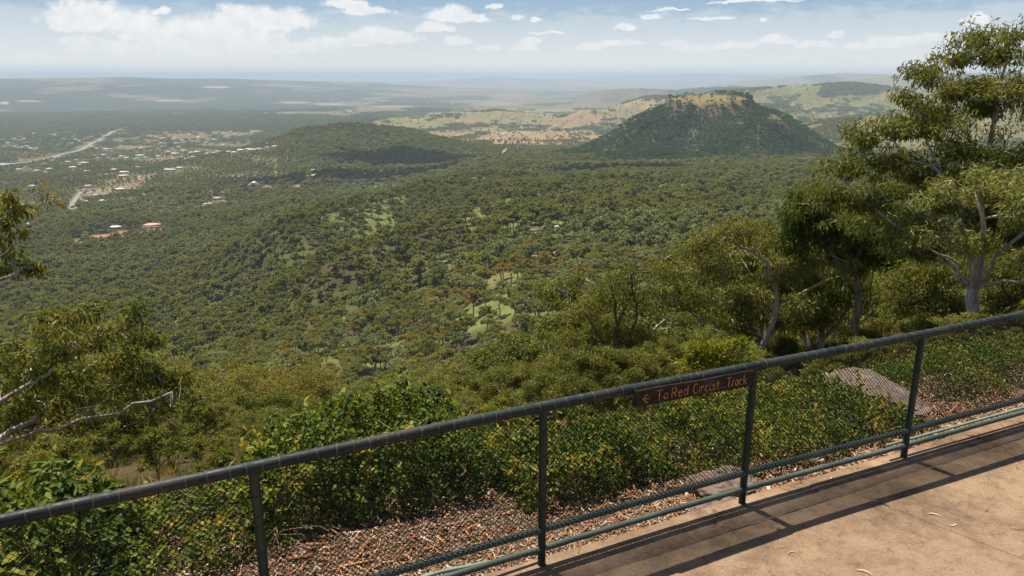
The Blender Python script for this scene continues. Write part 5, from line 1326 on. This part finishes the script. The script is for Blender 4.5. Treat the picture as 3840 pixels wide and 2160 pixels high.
for (x, y, rx, ry) in CLD:
    a, e = dirof(x, y); a1, _ = dirof(x+rx, y); _, e1 = dirof(x, y-ry)
    v = nt.vm('MULTIPLY', nt.vm('SUBTRACT', Pd, (a, e-(e1-e)*.45, 0)), (1/(a1-a), .62/(e1-e), 0))
    v = nt.vm('MAXIMUM', v, nt.vm('MULTIPLY', v, (-1, -2.6, 0)))
    L = nt.vm('LENGTH', v, out=1)
    b = nt.math('SUBTRACT', 1.15, L)
    acc = b if acc is None else nt.math('MAXIMUM', acc, b)
fine = nt.noise(P, 60, 8, .62); mid = nt.noise(nt.vm('MULTIPLY', P, (1, 2.2, 1)), 22, 5, .6)
den = nt.math('ADD', acc, nt.math('MULTIPLY', nt.math('SUBTRACT', fine, .5), 1.15))
cov = nt.math('MULTIPLY', nt.ramp(den, [(.06, (0,0,0)), (.40, (1,1,1))]), nt.ramp(elv, [(0, (.3,)*3), (.03, (.6,)*3), (.05, (.9,)*3), (.1, (.98,)*3)]))
# low bank of cloud and the milky horizon
band = nt.ramp(elv, [(0, (1,1,1)), (.030, (.95,)*3), (.062, (.80,)*3), (.085, (.36,)*3), (.11, (0,0,0)), (1, (0,0,0))])
bank = nt.ramp(nt.math('ADD', nt.math('MULTIPLY', band, 1.15), nt.math('MULTIPLY', nt.math('SUBTRACT', nt.noise(nt.vm('MULTIPLY', P, (1, 3.0, 1)), 30, 7, .62), .5), 1.5)), [(.48, (0,0,0)), (.85, (1,1,1))])
bank = nt.math('MULTIPLY', bank, .36)
shade = nt.ramp(nt.noise(nt.vm('ADD', P, (0, .006, 0)), 55, 5, .6), [(.35, (.86,.89,.92)), (.6, (1,1,1))])
cl = nt.mix(1.0, shade, (9.6, 9.6, 9.5, 1), blend='MULTIPLY')
base = nt.mix(1.0, sky.outputs[0], (1.0, 1.0, 1.0, 1), blend='MULTIPLY')
grad = nt.ramp(elv, [(0, (.98,1.0,1.0)), (.016, (.92,.95,.97)), (.032, (.76,.82,.86)), (.050, (.56,.68,.785)), (.072, (.38,.54,.70)), (.10, (.28,.44,.64)), (.25, (.20,.33,.52)), (1, (.12,.22,.42))])
grad = nt.mix(1.0, grad, (10, 10, 10, 1), blend='MULTIPLY')
pale = nt.mix(nt.ramp(elv, [(0, (.85,)*3), (.12, (.8,)*3), (.6, (0,)*3)]), base, grad)
s1 = nt.mix(bank, pale, (8.3, 8.5, 8.6, 1)); s2 = nt.mix(cov, s1, cl)
bg = nt.add('ShaderNodeBackground', {'Color': s2, 'Strength': .062}); nt.l.new(bg.outputs[0], nt.add('ShaderNodeOutputWorld').inputs[0])

sl = bpy.data.lights.new('sun', 'SUN'); sl.energy = 4.5; sl.angle = R(.5); sl.color = (1, .91, .77)
so = bpy.data.objects.new('sun', sl); C.objects.link(so); so.rotation_euler = Vector(SUNV).to_track_quat('Z', 'Y').to_euler()

cam = bpy.data.cameras.new('camera'); cam.sensor_width = 36; cam.lens = F/2576*36; cam.clip_start = .1; cam.clip_end = 200000
co = bpy.data.objects.new('camera', cam); C.objects.link(co); co.location = (0, 0, EYE); co.rotation_euler = (math.pi/2-TH, 0, 0)
scene.camera = co
vs = scene.view_settings; vs.view_transform = 'Standard'; vs.look = 'None'; vs.exposure = .7; vs.gamma = 1
scene.render.engine = 'CYCLES'
cy = scene.cycles; cy.max_bounces = 6; cy.diffuse_bounces = 2; cy.glossy_bounces = 2; cy.transmission_bounces = 3; cy.volume_bounces = 1; cy.transparent_max_bounces = 8
cy.use_denoising = True
for attr_, v in (('denoiser', 'OPENIMAGEDENOISE'), ('denoising_prefilter', 'NONE')):
    try: setattr(cy, attr_, v)
    except Exception: pass
